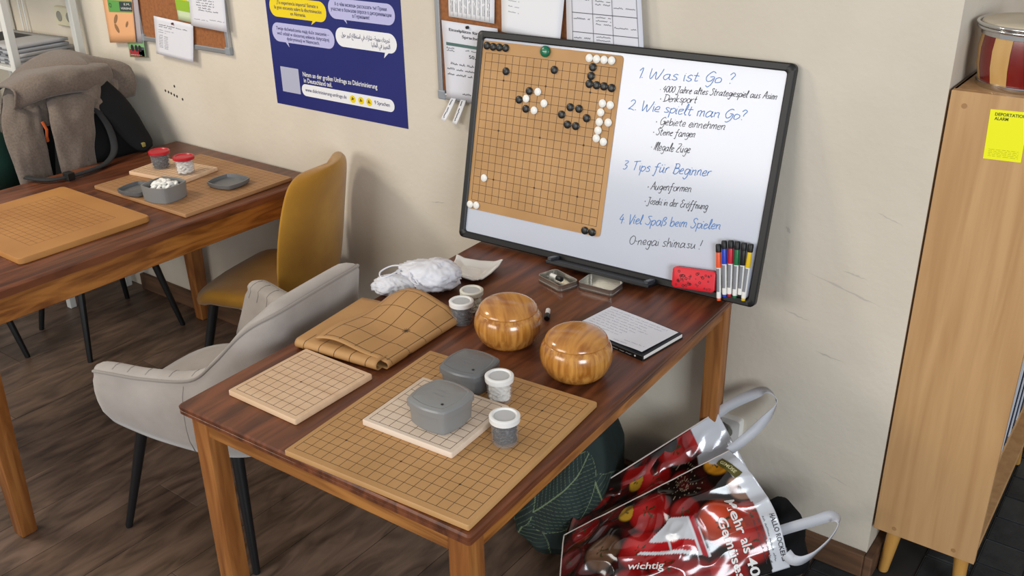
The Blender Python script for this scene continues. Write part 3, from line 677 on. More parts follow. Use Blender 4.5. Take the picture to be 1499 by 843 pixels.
M_navy = mat('poster_navy', '#1b2369', '#1e276e', scale=3, rough=.35)
PX0, PX1, PZ0, PZ1 = -2.607, -2.000, .976, 1.80
po = thing('poster', 'navy blue survey poster with yellow, lilac and white speech bubbles', 'poster', (PX0, WY, PZ0))
pl = lambda x, z, e=.0022: Vector((x - PX0, -e, z - PZ0))
mb = MB(); mb.box(0, PX1 - PX0, -.0012, -.0002, 0, PZ1 - PZ0); mb.build('sheet', M_navy, po)
def bubble(name, x0, x1, z0, z1, r, m, tail=None, e=.0016):
    mb = MB(); ring = rrect(x1 - x0, z1 - z0, r, 6, (x0 + x1) / 2, (z0 + z1) / 2); mb.add([pl(p[0], p[1], e) for p in ring], [tuple(range(len(ring)))])
    if tail: mb.add([pl(a, b, e - .0002) for a, b in tail], [tuple(range(len(tail)))])
    return mb.build(name, m, po)
Y_ = mat('poster_yellow', '#ecd110', rough=.4); LI = mat('poster_lilac', '#b9b8e0', rough=.4); PWH = mat('poster_white', '#e9e9ec', rough=.4); PT = mat('poster_text', '#2a2d60', rough=.5)
bubble('speech_bubble', -2.588, -2.320, 1.271, 1.335, .030, Y_, [(-2.385, 1.275), (-2.395, 1.258), (-2.370, 1.272)])
bubble('speech_bubble', -2.309, -2.025, 1.287, 1.350, .030, LI, [(-2.250, 1.292), (-2.230, 1.275), (-2.236, 1.292)])
bubble('speech_bubble', -2.589, -2.294, 1.190, 1.252, .030, LI, [(-2.532, 1.194), (-2.512, 1.175), (-2.517, 1.194)])
bubble('speech_bubble', -2.287, -2.025, 1.203, 1.263, .030, PWH, [(-2.075, 1.208), (-2.082, 1.186), (-2.058, 1.206)])
def ptext(s, x, z, wd, m=PT, off=.0, ht=.0115, c=True): text('lettering', s, pl, x, z, m, po, width=wd, height=ht, offset=off, center=c)
for s, z, wd in (('¡Tu experiencia importa! Súmate a', 1.313, .195), ('la gran encuesta sobre la discriminación', 1.297, .222), ('en Alemania.', 1.281, .072)): ptext(s, -2.453, z, wd)
for s, z, wd in (('А о чём можешь рассказать ты? Прими', 1.328, .222), ('участие в большом опросе о дискриминации', 1.312, .258), ('в Германии!', 1.297, .072)): ptext(s, -2.168, z, wd)
for s, z, wd in (('Twoje doświadczenia mają duże znaczenie –', 1.229, .250), ('weź udział w obszernej ankiecie dotyczącej', 1.213, .246), ('dyskryminacji w Niemczech.', 1.198, .155)): ptext(s, -2.442, z, wd)
AR = {'ا': (0xFE8D, 2), 'أ': (0xFE83, 2), 'ب': (0xFE8F, 4), 'ة': (0xFE93, 2), 'ت': (0xFE95, 4), 'ج': (0xFE9D, 4), 'ح': (0xFEA1, 4), 'ر': (0xFEAD, 2), 'ز': (0xFEAF, 2), 'س': (0xFEB1, 4), 'ش': (0xFEB5, 4), 'ط': (0xFEC1, 4), 'ع': (0xFEC9, 4), 'ف': (0xFED1, 4), 'ك': (0xFED9, 4), 'ل': (0xFEDD, 4), 'م': (0xFEE1, 4), 'ن': (0xFEE5, 4), 'ه': (0xFEE9, 4), 'و': (0xFEED, 2), 'ي': (0xFEF1, 4)}
def arabic(s):
    o = ''
    for i, ch in enumerate(s):
        if ch not in AR: o += ch; continue
        b_, n = AR[ch]; prev = i > 0 and s[i - 1] in AR and AR[s[i - 1]][1] == 4; nxt = i + 1 < len(s) and s[i + 1] in AR and n == 4
        o += chr(b_ + (3 if prev and nxt else 1 if prev else 2 if nxt else 0))
    return o[::-1]
ptext(arabic('تجربتك مهمة - شارك في استطلاع كبير حول'), -2.157, 1.235, .208, ht=.014)
ptext(arabic('التمييز في ألمانيا'), -2.092, 1.216, .078, ht=.014)
ptext('Nimm an der großen Umfrage zu Diskriminierung', -2.460, 1.086, .340, PWH, .012, .0155, False)
ptext('in Deutschland teil.', -2.458, 1.066, .134, PWH, .012, .0155, False)
bubble('web_address_pill', -2.473, -2.052, 1.020, 1.060, .0195, PWH)
ptext('www.diskriminierung-umfrage.de', -2.456, 1.036, .194, PT, 0, .0125, False)
ptext('9 Sprachen', -2.137, 1.036, .065, PT, 0, .0125, False)
for q, x in enumerate((-2.234, -2.197, -2.161)):
    mb = MB(); mb.lathe([(.0125, 0), (.0125, .0002)], 20); o = mb.build('yellow_emblem', Y_, po); o.rotation_euler = (PI / 2, 0, 0); o.location = pl(x, 1.039, .0018)
    mb = MB(); vs_ = []
    for a_, b_ in (((-.005, -.004), (-.001, .006)), ((-.001, .006), (.003, -.003)), ((-.004, -.002), (.006, .003 - q * .003))):
        d = Vector((b_[0] - a_[0], b_[1] - a_[1], 0)).normalized(); nn = Vector((-d.y, d.x, 0)) * .0012
        mb.add([pl(x + a_[0] + nn.x, 1.039 + a_[1] + nn.y, .0023), pl(x + b_[0] + nn.x, 1.039 + b_[1] + nn.y, .0023), pl(x + b_[0] - nn.x, 1.039 + b_[1] - nn.y, .0023), pl(x + a_[0] - nn.x, 1.039 + a_[1] - nn.y, .0023)], [(0, 1, 2, 3)])
    mb.build('emblem_mark', mat('emblem_brown', '#6b4a10', rough=.5), po)
bubble('blank_square', -2.570, -2.481, 1.022, 1.107, .002, mat('poster_pale', '#aeb0c6', rough=.5))

def corkboard(label, x0, x1, z0, z1):
    t = thing('cork_board', label, 'cork board', (x0, WY, z0)); W_, H_ = x1 - x0, z1 - z0
    mb = MB(); mb.box(.008, W_ - .008, -.010, -.001, .008, H_ - .008); mb.build('cork_panel', M_cork, t)
    for a in ((0, W_, 0, .018), (0, W_, H_ - .018, H_), (0, .018, .018, H_ - .018), (W_ - .018, W_, .018, H_ - .018)):
        mb = MB(); mb.box(a[0], a[1], -.016, 0, a[2], a[3], .003); mb.build('frame_rail', M_alu, t)
    for (x, z) in ((0, 0), (W_, 0)):
        mb = MB(); sx = 1 if x == 0 else -1; mb.box(min(x - sx * .002, x + sx * .026), max(x - sx * .002, x + sx * .026), -.018, 0, -.002, .026, .004); mb.build('corner_cap', mat('cap_grey', '#8d9298', rough=.4), t)
    return t
corkboard('cork notice board with aluminium frame above the red-lidded cups', -3.34, -2.812, 1.120, 1.75)
corkboard('cork notice board with aluminium frame behind the whiteboard', -1.856, -1.34, 1.095, 1.75)
def rows(fn, m, parent, specs, th=.05):
    """printed rows on a sheet: (u0,u1,v,amp)"""
    mb = MB()
    for u0, u1, v, amp in specs: scribble_lines(mb, lambda u, v_: fn(u, v_), u0, u1, v, amp * .35, .022, amp)
    mb.build('printed_rows', m, parent)['kind'] = 'stuff'
M_paper2 = mat('paper_cool', '#d8d8e0', rough=.7)
o, f = quad_sheet('notice_sheet', 'white printed notice pinned low on the cork board above the red-lidded cups', 'paper', [(-3.225, 1.221), (-3.241, 1.082), (-3.020, 1.073), (-2.994, 1.209)], WY - .019, M_paper2, .006)
rows(f, M_prk, o, [(.12, .85, .80, .028), (.12, .45, .75, .028)]); rows(f, M_prn, o, [(.1, .5, .66, .02), (.1, .3, .60, .02)] + [(.1, .2, .52 - k * .045, .022) for k in range(8)] + [(.24, .34, .50 - k * .045, .022) for k in range(8)])
mb = MB(); mb.lathe([(.004, 0), (.004, .006)], 12); p_ = mb.build('pin', mat('dark_pin', '#5a2020', rough=.3), o); p_.rotation_euler = (PI / 2, 0, 0); p_.location = f(.5, .91)
o, f = quad_sheet('notice_sheet', 'white printed sheet overlapping the right frame of its cork board', 'paper', [(-2.980, 1.46), (-2.997, 1.207), (-2.796, 1.202), (-2.790, 1.46)], WY - .020, M_paper2, .008)
rows(f, M_prn, o, [(.2, .7, .40 - k * .035, .018) for k in range(4)] + [(.25, .6, .26, .018), (.25, .8, .23, .018), (.1, .5, .10, .012), (.55, .95, .12, .012)])
o, f = quad_sheet('flyer', 'yellow and green flyer tucked behind white sheets on the cork board', 'flyer', [(-3.09, 1.42), (-3.083, 1.218), (-2.975, 1.212), (-2.975, 1.42)], WY - .0135, mat('flyer_pale', '#c9d6b0', rough=.6), 0)
for a, m_ in (((.05, .62, .36, .98), mat('flyer_yellow', '#dccb12', rough=.6)), ((.0, 1.0, .17, .36), mat('flyer_green', '#8fb52c', rough=.6))):
    mb = MB(); mb.add([f(a[0], a[2]), f(a[1], a[2]), f(a[1], a[3]), f(a[0], a[3])], [(0, 1, 2, 3)]); mb.build('colour_block', m_, o)
rows(f, M_prk, o, [(.12, .55, .62, .03), (.12, .55, .72, .03), (.12, .5, .52, .03)])
o, f = quad_sheet('flyer', 'orange flyer with green boxes hanging over the edge of the cork board', 'flyer', [(-3.535, 1.42), (-3.540, 1.093), (-3.360, 1.112), (-3.322, 1.42)], WY - .021, mat('flyer_orange', '#e2a878', rough=.6), .004)
MG = mat('flyer_leafgreen', '#5a9a4a', rough=.6)
for a in ((.16, .98, .36, .50), (.16, .98, .545, .72)):
    mb = MB(); mb.add([f(a[0], a[2]), f(a[1], a[2]), f(a[1], a[3]), f(a[0], a[3])], [(0, 1, 2, 3)]); mb.build('green_box', MG, o)
mb = MB(); mb.add([f(.56, .375, .0012), f(.99, .375, .0012), f(.99, .485, .0012), f(.56, .485, .0012)], [(0, 1, 2, 3)]); mb.build('dark_box', mat('flyer_dark', '#2c3a3a', rough=.6), o)
text('lettering', 'E.M.', lambda u, v: f(u, v, .0016), .72, .445, M_white, o, width=.2, height=.026); text('lettering', 'VEREINS', lambda u, v: f(u, v, .0016), .60, .395, M_white, o, width=.36, height=.026)
mb = MB()
for (u, v, r_, sg) in ((.36, .28, .06, 1), (.36, .17, .06, -1), (.74, .22, .04, 1)):
    P = []
    for q in range(12):
        a_ = 2 * PI * q / 12; P.append(f(u + r_ * 1.3 * math.cos(a_), v + r_ * .7 * math.sin(a_) + sg * r_ * .6 * math.cos(a_), .0012))
    mb.add(P, [tuple(range(12))])
mb.build('leaf_print', mat('flyer_leaf', '#8f6a48', rough=.6), o)
mb = MB(); vs_ = [f(.24, .44, .0012) + Vector((.009 * math.cos(2 * PI * q / 16), 0, .009 * math.sin(2 * PI * q / 16))) for q in range(16)]; c_ = f(.24, .44, .0012); mb.add(vs_ + [c_ + (p - c_) * .6 for p in vs_], [(q, (q + 1) % 16, 16 + (q + 1) % 16, 16 + q) for q in range(16)])
mb.build('round_emblem', mat('emblem_dark', '#2f5a2c', rough=.6), o)
o, f = quad_sheet('flyer', 'narrow lilac grey flyer edge showing behind the orange flyer', 'flyer', [(-3.40, 1.42), (-3.40, 1.108), (-3.329, 1.110), (-3.293, 1.42)], WY - .018, mat('flyer_lilac', '#aba3a6', rough=.6), 0)
o, f = quad_sheet('flyer', 'small red and green flyer hanging below the orange flyer', 'flyer', [(-3.426, 1.135), (-3.431, 1.048), (-3.327, 1.056), (-3.320, 1.135)], WY - .016, mat('flyer_mint', '#7fae78', rough=.6), 0)
for a, m_ in (((.05, .96, .04, .36), mat('flyer_red', '#a02a33', rough=.6)), ((.62, .97, .05, .5), mat('flyer_slate', '#4a4f58', rough=.6))):
    mb = MB(); mb.add([f(a[0], a[2]), f(a[1], a[2]), f(a[1], a[3]), f(a[0], a[3])], [(0, 1, 2, 3)]); mb.build('colour_block', m_, o)
for u in (.25, .5, .72):
    mb = MB(); mb.add([f(u, .42, .0013) + Vector((.011 * math.cos(q * PI / 5), 0, .013 * math.sin(q * PI / 5))) for q in range(10)], [tuple(range(10))]); mb.build('figure_print', M_prk, o)
rows(lambda u, v: f(u, v, .0016), M_white, o, [(.1, .8, .10, .04)])
# papers on the second cork board
o, f = quad_sheet('tear_off_notice', 'white notice with tear-off strips high on the cork board behind the whiteboard', 'paper', [(-1.803, 1.52), (-1.803, 1.336), (-1.640, 1.330), (-1.636, 1.52)], WY - .0135, M_paper, .004)
mb = MB()
for k in range(9): mb.add([f(.1 + k * .1 - .002, .02), f(.1 + k * .1 + .002, .02), f(.1 + k * .1 + .002, .5), f(.1 + k * .1 - .002, .5)], [(0, 1, 2, 3)])
for k in range(9):
    for q in range(3): scribble_lines(mb, lambda u, v: f(.045 + k * .1 + v * .6, .08 + u * .4), .0, .9, .01 + q * .035, .008, .05, .016)
mb.build('printed_rows', M_prn, o)
o, f = quad_sheet('notice_sheet', 'white notice priced 50,00 pinned half behind the whiteboard', 'paper', [(-1.828, 1.324), (-1.819, 1.105), (-1.610, 1.105), (-1.628, 1.318)], WY - .019, M_paper2, .006)
tf = lambda u, v: f(u, v, .0012)
text('lettering', 'Einzelplätze für Kinder', tf, .13, .88, M_prk, o, width=.78, height=.036, offset=.01); text('lettering', 'Sprache -', tf, .36, .81, M_prk, o, width=.34, height=.036, offset=.01)
mb = MB(); mb.add([tf(.06, .69), tf(.95, .69), tf(.95, .73), tf(.06, .73)], [(0, 1, 2, 3)]); mb.build('colour_block', mat('bar_green', '#4d6a66', rough=.6), o)
text('lettering', '50,00', tf, .46, .56, M_prk, o, width=.22, height=.045)
rows(f, M_prn, o, [(.06, .2, .65, .02), (.06, .2, .62, .02), (.4, .7, .65, .02), (.12, .8, .45, .03), (.05, .85, .38, .03), (.05, .8, .31, .03), (.3, .6, .07, .03)])
mb = MB(); mb.lathe([(.0045, 0), (.0045, .006)], 12); p_ = mb.build('pin', M_black, o); p_.rotation_euler = (PI / 2, 0, 0); p_.location = f(.48, .96)
o, f = quad_sheet('blank_sheet', 'large nearly blank white sheet with curled corner above the whiteboard', 'paper', [(-1.618, 1.52), (-1.612, 1.312), (-1.420, 1.290), (-1.402, 1.52)], WY - .0150, M_paper, .010)
rows(f, M_prn, o, [(.12, .3, .48 - k * .07, .012) for k in range(4)])
o, f = quad_sheet('table_sheet', 'white sheet with a printed table beside the blank sheet above the whiteboard', 'paper', [(-1.408, 1.53), (-1.396, 1.290), (-1.166, 1.292), (-1.196, 1.53)], WY - .021, M_paper2, .006)
mb = MB()
for k in range(4): mb.add([f(.08, .18 + k * .2), f(.94, .18 + k * .2), f(.94, .188 + k * .2), f(.08, .188 + k * .2)], [(0, 1, 2, 3)])
for u in (.08, .36, .62, .94): mb.add([f(u, .05), f(u + .005, .05), f(u + .005, .95), f(u, .95)], [(0, 1, 2, 3)])
for k in range(4):
    scribble_lines(mb, lambda u, v: f(u, v), .1, .32, .12 + k * .2, .007, .022, .016)
    for q in range(3): scribble_lines(mb, lambda u, v: f(u, v), .40, .6, .08 + q * .035 + k * .2, .006, .022, .014)
    scribble_lines(mb, lambda u, v: f(u, v), .64, .92, .06 + k * .2, .006, .022, .014)
mb.build('printed_rows', M_prn, o)
for a, b_ in (((-1.795, 1.106), (-1.834, 1.035)), ((-1.757, 1.108), (-1.790, 1.031))):
    d = .010
    o, f = quad_sheet('paper_strip', 'narrow white tear-off strip dangling below the cork board by the whiteboard', 'paper', [(a[0] - d, a[1] + .0), (b_[0] - d, b_[1]), (b_[0] + d, b_[1] - .002), (a[0] + d, a[1])], WY - .018, M_paper, .012)
    o['group'] = 'dangling paper strips'
    mb = MB(); scribble_lines(mb, lambda u, v: f(.3 + v * 8, u), .1, .9, 0, .02, .06, .03); mb.build('printed_rows', M_prn, o)

# wall sockets
def socket(label, x, z, W_, H_, m, double):
    t = thing('wall_socket', label, 'socket', (x, WY, z))
    rg = lambda e, y: [(p[0], y, p[1]) for p in rrect(W_ - 2 * e, H_ - 2 * e, .008, 4)]
    mb = MB(); mb.loft([rg(0, 0), rg(0, -.012), rg(.004, -.018), rg(.010, -.018)]); mb.build('cover_plate', m, t, angle=40)
    for cx_ in ((-W_ / 4, W_ / 4) if double else (0,)):
        mb = MB(); mb.loft([[(cx_ + r_ * math.cos(2 * PI * j / 24), y, r_ * math.sin(2 * PI * j / 24)) for j in range(24)] for r_, y in ((.021, -.0185), (.019, -.020), (.0175, -.0186), (.016, -.0182))]); mb.build('socket_well', mat('socket_shade', '#8a877c', rough=.4), t, angle=40)
    return t
socket('old cream double wall socket above the newspaper rack', -3.850, 1.165, .145, .078, mat('cream_plastic', '#cfc8ac', rough=.4), True)
sk = socket('white wall socket with plug behind the vegetable bag handle', -.868, .305, .085, .085, M_white, False)
mb = MB(); mb.loft([[(-.010 + r_ * math.cos(2 * PI * j / 20), y, .006 + r_ * math.sin(2 * PI * j / 20)) for j in range(20)] for r_, y in ((.018, -.019), (.018, -.040), (.014, -.052))]); mb.build('plug', mat('plug_grey', '#5c5a58', rough=.5), sk, angle=40)

# ------------------------------------------------------------------ chairs
def legs4(t, feet, tops, r0=.010, r1=.017):
    for (fx, fy), (tx, ty, tz) in zip(feet, tops):
        mb = MB(); mb.tube([(fx, fy, 0), (fx, fy, .004), (lerp(fx, tx, .5), lerp(fy, ty, .5), tz / 2), (tx, ty, tz)], [r0 * .95, r0, (r0 + r1) / 2, r1], 14, up=(1, 0, 0)); mb.build('leg', M_blackm, t, angle=50)
# grey bucket armchair, front along +x locally
gc = thing('armchair', 'light grey velvet bucket armchair with piped edges and black metal legs', 'chair', (-1.94, 1.372, 0), R(188))
# top edge and bottom edge of one half, back centre to arm tip: (x, y, z)
TOPE = [(-.280, 0, .815), (-.278, .095, .813), (-.262, .150, .800), (-.212, .180, .757), (-.138, .200, .675), (-.060, .216, .612), (.070, .247, .598), (.160, .270, .602), (.222, .284, .604)]
BOTE = [(-.185, 0, .375), (-.184, .075, .375), (-.175, .125, .375), (-.150, .160, .375), (-.105, .186, .376), (-.040, .206, .380), (.090, .228, .392), (.190, .240, .408), (.262, .246, .424)]
ht = catmull(TOPE, 6); hb = catmull(BOTE, 6)
flip = lambda L: [Vector((p.x, -p.y, p.z)) for p in L[:0:-1]] + L
top_e, bot_e = flip(ht), flip(hb); plan = top_e
def shell_ring(i):
    n_ = len(plan); T_, B_ = top_e[i], bot_e[i]
    q = plan[min(i + 1, n_ - 1)] - plan[max(i - 1, 0)]; q.z = 0; q.normalize(); n = Vector((q.y, -q.x, 0))
    if n.dot(Vector((T_.x - .12, T_.y, 0))) < 0: n = -n
    e = min(i, n_ - 1 - i); endf = (.30, .62, .85, .96)[e] if e < 4 else 1.0
    th = .030 * endf; drop = .020 * (1 - endf); rise = .020 * (1 - endf); ring = []
    def pt(d, k, dz=0):
        p = B_.lerp(T_, k); b_ = .016 * math.sin(PI * k) * (1 if d > 0 else 0)
        ring.append(Vector((p.x, p.y, p.z + dz + rise * (1 - k) - drop * k)) + n * (d + b_))
    for k in (0, .2, .4, .6, .8): pt(th * (.75 if k == 0 else 1), k)
    pt(th, 1, -.018); pt(th * .92, 1, -.006); pt(th * .55, 1, .001); pt(0, 1, .004); pt(-th * .55, 1, .001); pt(-th * .92, 1, -.006)
    s_ = .004 * abs(math.sin(i * .55))
    pt(-th + s_ * .5, 1, -.018)
    for k in (.8, .6, .4, .2, 0): pt(-th + s_, k)
    return ring
mb = MB(); mb.loft([shell_ring(i) for i in range(len(plan))]); sh = mb.build('backrest_shell', M_taupe, gc, smooth=True)
pipe = [shell_ring(i)[6] for i in range(len(plan))]
mb = MB(); mb.tube(pipe, .0042, 6, up=(0, 0, 1)); mb.build('piping', mat('grey_velvet_dark', '#8e867f', rough=.85, sheen=.3), sh, smooth=True)
for i in (17, len(plan) - 18):
    rg = shell_ring(i); mb = MB(); mb.tube(rg[0:6], .0012, 5); mb.build('seam', mat('seam_grey', '#928a84', rough=.9), sh, smooth=True)
for i in list(range(4, 22, 3)) + list(range(len(plan) - 22, len(plan) - 4, 3)):
    rg = shell_ring(i); mb = MB(); mb.tube(rg[7:13], .0012, 5); mb.build('quilt_seam', mat('seam_grey', '#928a84', rough=.9), sh, smooth=True)
mb = MB(); mb.loft([squircle(.225 * k, .190 * k, 2.8, 40, .055, 0, z) for k, z in ((.90, .370), (.98, .380), (1, .40), (1, .435), (.95, .455), (.8, .463), (.4, .466))]); mb.build('seat', M_taupe, gc, smooth=True)
legs4(gc, [(.330, .217), (.330, -.217), (-.135, .195), (-.135, -.195)], [(.20, .190, .40), (.20, -.190, .40), (-.10, .165, .40), (-.10, -.165, .40)])

# mustard chair
def shell_chair(label, loc, rotz, m, name='dining_chair', back=True, foot_z=.45):
    t = thing(name, label, 'chair', loc, rotz)
    def seat_ring(z, k, front):
        r_ = []
        for x, y, _ in squircle(.215 * k, .205 * k, 3.0, 44):
            drop = -.030 * sm(.10, .215, x) + .022 * sm(-.10, -.215, x) + .014 * (abs(y) / .2) ** 2.5 * (1 - sm(.1, .2, x))
            r_.append((x, y * (1.0 if x < .05 else 1.0 + .03 * (x - .05) / .16), z + drop))
        return r_
    mb = MB(); mb.loft([seat_ring(z, k, 0) for z, k in ((.425, .80), (.428, .92), (.440, .985), (.458, 1.0), (.472, .97), (.480, .88), (.479, .6), (.477, .25))]); mb.build('seat', m, t, smooth=True)
    Z = [.44, .47, .52, .60, .70, .78, .84, .87, .885, .890]; Wd = [.150, .178, .205, .218, .216, .208, .194, .175, .142, .095]; X = [-.195, -.205, -.213, -.222, -.238, -.254, -.268, -.275, -.279, -.281]
    rings = []
    for z, wd, x in zip(Z, Wd, X):
        th = .017 if z < .88 else .010; r_ = []; n = 14
        for j in range(n + 1):
            s = -1 + 2 * j / n; cv = .050 * abs(s) ** 2.2; e = (1 - abs(s) ** 6) * .75 + .25; r_.append((x + cv - th * e, s * wd, z))
        for j in range(n, -1, -1):
            s = -1 + 2 * j / n; cv = .050 * abs(s) ** 2.2; e = (1 - abs(s) ** 6) * .75 + .25; r_.append((x + cv + th * e, s * wd, z))
        rings.append(r_)
    mb = MB(); mb.loft(rings); mb.build('backrest', m, t, smooth=True, sub=1)
    legs4(t, [(.215, .20), (.215, -.20), (-.205, .19), (-.205, -.19)], [(.13, .13, .43), (.13, -.13, .43), (-.13, .13, .43), (-.13, -.13, .43)])
    mb = MB(); mb.box(-.14, .14, -.012, .012, .412, .427, .003); mb.box(-.012, .012, -.14, .14, .412, .4265, .003); mb.build('under_frame', M_blackm, t)
    return t
shell_chair('mustard yellow velvet dining chair with black legs against the wall', (-2.415, 1.855, 0), R(180 + 19), M_mustard)
shell_chair('black chair hung with the beige wool coat', (-3.43, 1.815, 0), R(-4), M_nylon)
shell_chair('black chair hung with a dark green jacket', (-3.72, 1.33, 0), R(-12), M_nylon)

# ------------------------------------------------------------------ coat, backpack, jacket
ct = thing('wool_coat', 'beige grey wool coat slung over a chair and backpack', 'coat', (-3.47, 1.80, .745))
def drape(name, ridge, front, lens, m, parent, nu=46, nv=40, amp=.016, freq=7.0, seed=0.0, back=.18, th=.007):
    """cloth lying over a ridge line: v runs from the back hem over the ridge to the front hem"""
    rd = catmull(ridge, 10); fr = catmull(front, 10)
    def fn(u, v):
        i = u * (len(rd) - 1); a = int(min(i, len(rd) - 2)); r0 = rd[a].lerp(rd[a + 1], i - a)
        i = u * (len(fr) - 1); a = int(min(i, len(fr) - 2)); f0 = fr[a].lerp(fr[a + 1], i - a)
        if v < .25:
            t = 1 - v / .25; p = r0 + Vector((-.05 - .05 * t, 0, -back * t)) * t
        else:
            t = (v - .25) / .75; p = r0.lerp(f0, t); p = p + Vector((.085 * math.sin(PI * t) ** .8, 0, .045 * math.sin(PI * t)))
        g = sm(.2, .6, v); w_ = amp * (.35 + g)
        d = w_ * (math.sin(u * freq * 2 - v * 3.5 + 5 * nz(u * 1.6 + seed, v * 1.2, seed)) + .5 * nz(u * 5 + seed, v * 2.2, 2)) + .004 * nz(u * 9, v * 9, seed)
        return p + Vector((d, .3 * d, .4 * d)) - Vector(parent.location)
    mb = MB(); mb.grid(fn, nu, nv); return mb.build(name, m, parent, smooth=True, solid=th)
# body over the chair back
drape('coat_body', [(-3.53, 1.655, .97), (-3.57, 1.73, 1.04), (-3.58, 1.85, 1.085), (-3.58, 1.97, 1.085), (-3.58, 2.085, 1.02)], [(-3.39, 1.575, .86), (-3.34, 1.65, .885), (-3.33, 1.77, .90), (-3.33, 1.90, .92), (-3.38, 2.055, .91)], 0, M_coat, ct, amp=.019, freq=5.0, seed=1.3)
drape('coat_collar', [(-3.50, 1.63, 1.02), (-3.50, 1.74, 1.055), (-3.50, 1.88, 1.055), (-3.50, 2.0, 1.035)], [(-3.36, 1.60, .96), (-3.33, 1.72, .985), (-3.33, 1.86, .975), (-3.36, 1.985, .95)], 0, M_coat, ct, nu=34, nv=26, amp=.016, freq=4.0, seed=4.0, back=.05)
def hang(name, pts, halfw, thick, seed, amp=.01):
    """a flattened hanging tube of cloth: pts = centre line, halfw along y"""
    P = catmull(pts, 8); rings = []
    for i, p in enumerate(P):
        t = i / (len(P) - 1); wd = interp([0, .3, .7, 1], halfw, t); r_ = []
        for j in range(36):
            a = 2 * PI * j / 36; c, s_ = math.cos(a), math.sin(a); k = 1 + .10 * nz(c * 1.5 + seed, s_ * 1.5, t * 4) + .05 * math.sin(3 * a + t * 5 + seed)
            d = amp * nz(t * 5 + seed, s_ * 2, 1) * 1.5
            r_.append(p + Vector((thick * c * k + d, wd * s_ * k, .012 * nz(s_ * 2, seed, t * 3))) - Vector(ct.location))
        rings.append(r_)
    mb = MB(); mb.loft(rings); return mb.build(name, M_coat, ct, smooth=True)
hang('coat_sleeve', [(-3.42, 1.86, 1.00), (-3.34, 1.80, .985), (-3.285, 1.765, .93), (-3.265, 1.745, .85), (-3.255, 1.735, .76), (-3.255, 1.735, .70)], [.085, .088, .072, .064], .030, 2.0)
hang('coat_panel', [(-3.46, 1.70, .99), (-3.37, 1.635, .95), (-3.315, 1.595, .88), (-3.29, 1.585, .80), (-3.285, 1.585, .70), (-3.285, 1.585, .63)], [.075, .070, .060, .064], .026, 6.0)
hang('coat_shoulder', [(-3.44, 1.97, 1.0), (-3.38, 1.93, .99), (-3.325, 1.90, .95), (-3.305, 1.885, .905)], [.075, .085, .080, .045], .032, 9.0)
mb = MB(); mb.tube([Vector(p) - Vector(ct.location) for p in ((-3.262, 1.775, .935), (-3.238, 1.762, .85), (-3.224, 1.757, .76))], .0016, 5); mb.build('sleeve_seam', mat('coat_seam', '#4e443d', rough=.95), ct)

bp = thing('backpack', 'black backpack under the wool coat leaning by the table corner', 'backpack', (-3.44, 1.93, .49))
rings = []
for z, a, b_, dx, dy in ((0, .10, .13, 0, 0), (.02, .125, .155, 0, 0), (.16, .14, .165, .01, -.01), (.26, .145, .16, .02, 0), (.33, .125, .15, .02, .0), (.42, .09, .125, 0, .0), (.50, .065, .095, -.03, -.01), (.52, .04, .06, -.03, -.01)):
    r_ = [(dx + x * (1 + .06 * nz(x * 9, y * 9, z * 7)), dy + y, z) for x, y, _ in squircle(a, b_, 2.6, 40)]; rings.append(r_)
mb = MB(); mb.loft(rings); body_bp = mb.build('pack_body', M_nylon, bp, smooth=True)
mb = MB(); mb.tube([Vector(p) - Vector(bp.location) for p in catmull([(-3.33, 1.90, .99), (-3.27, 1.935, .90), (-3.225, 1.965, .80), (-3.190, 1.985, .755)], 6)], [.05, .052, .054, .056, .058, .058, .058, .057, .056, .055, .053, .051, .049, .047, .044, .040, .034, .026, .020], 16, flat=.28, up=(.5, -.1, .4)); mb.build('front_flap', M_nylon, bp, smooth=True)
mb = MB(); mb.tube([Vector(p) - Vector(bp.location) for p in catmull([(-3.30, 1.86, .93), (-3.235, 1.865, .86), (-3.19, 1.845, .79), (-3.16, 1.79, .758), (-3.13, 1.71, .756), (-3.125, 1.63, .756), (-3.15, 1.56, .757), (-3.24, 1.53, .757)], 6)], .013, 10, flat=.42, up=(0, 0, 1)); st_ = mb.build('shoulder_strap', mat('strap_webbing', '#1b1c1f', rough=.8), bp, smooth=True)
mb = MB()
for k in range(5): mb.box(-3.135 + k * .007 + 3.44, -3.130 + k * .007 + 3.44, 1.605 - 1.93, 1.632 - 1.93, .7475 - .49, .7745 - .49, .002, 1)
mb.build('strap_buckle', M_black, st_)
mb = MB(); mb.box(.238, .250, .030, .044, .275, .292, .003); mb.build('logo_tag', mat('tag_olive', '#9a8d4a', rough=.5), bp)
mb = MB(); mb.tube([Vector(p) - Vector(bp.location) for p in ((-3.305, 1.662, .915), (-3.297, 1.668, .885), (-3.300, 1.664, .86), (-3.31, 1.670, .84))], .0055, 8, flat=.4); mb.build('orange_lining', mat('orange_fabric', '#c85a20', rough=.7), bp)

jk = thing('green_jacket', 'dark green and black jacket hanging over a chair beside the coat', 'jacket', (-3.70, 1.60, .47))
rings = []
for z, a, b_ in ((0, .10, .13), (.03, .12, .16), (.16, .12, .165), (.28, .11, .16), (.36, .09, .14), (.40, .05, .09)):
    rings.append([(x + .02 * nz(x * 8, y * 8, z * 8), y + .02 * nz(y * 7, x * 7, z * 6), z) for x, y, _ in squircle(a, b_, 2.4, 36)])
mb = MB(); mb.loft(rings[:4]); mb.build('jacket_body', M_nylon, jk, smooth=True)
mb = MB(); mb.loft([[(x * 1.04, y * 1.04, z) for x, y, z in r_] for r_ in rings[2:]]); mb.build('jacket_yoke', mat('dark_green_cloth', '#12352a', '#173f33', scale=10, rough=.85), jk, smooth=True)

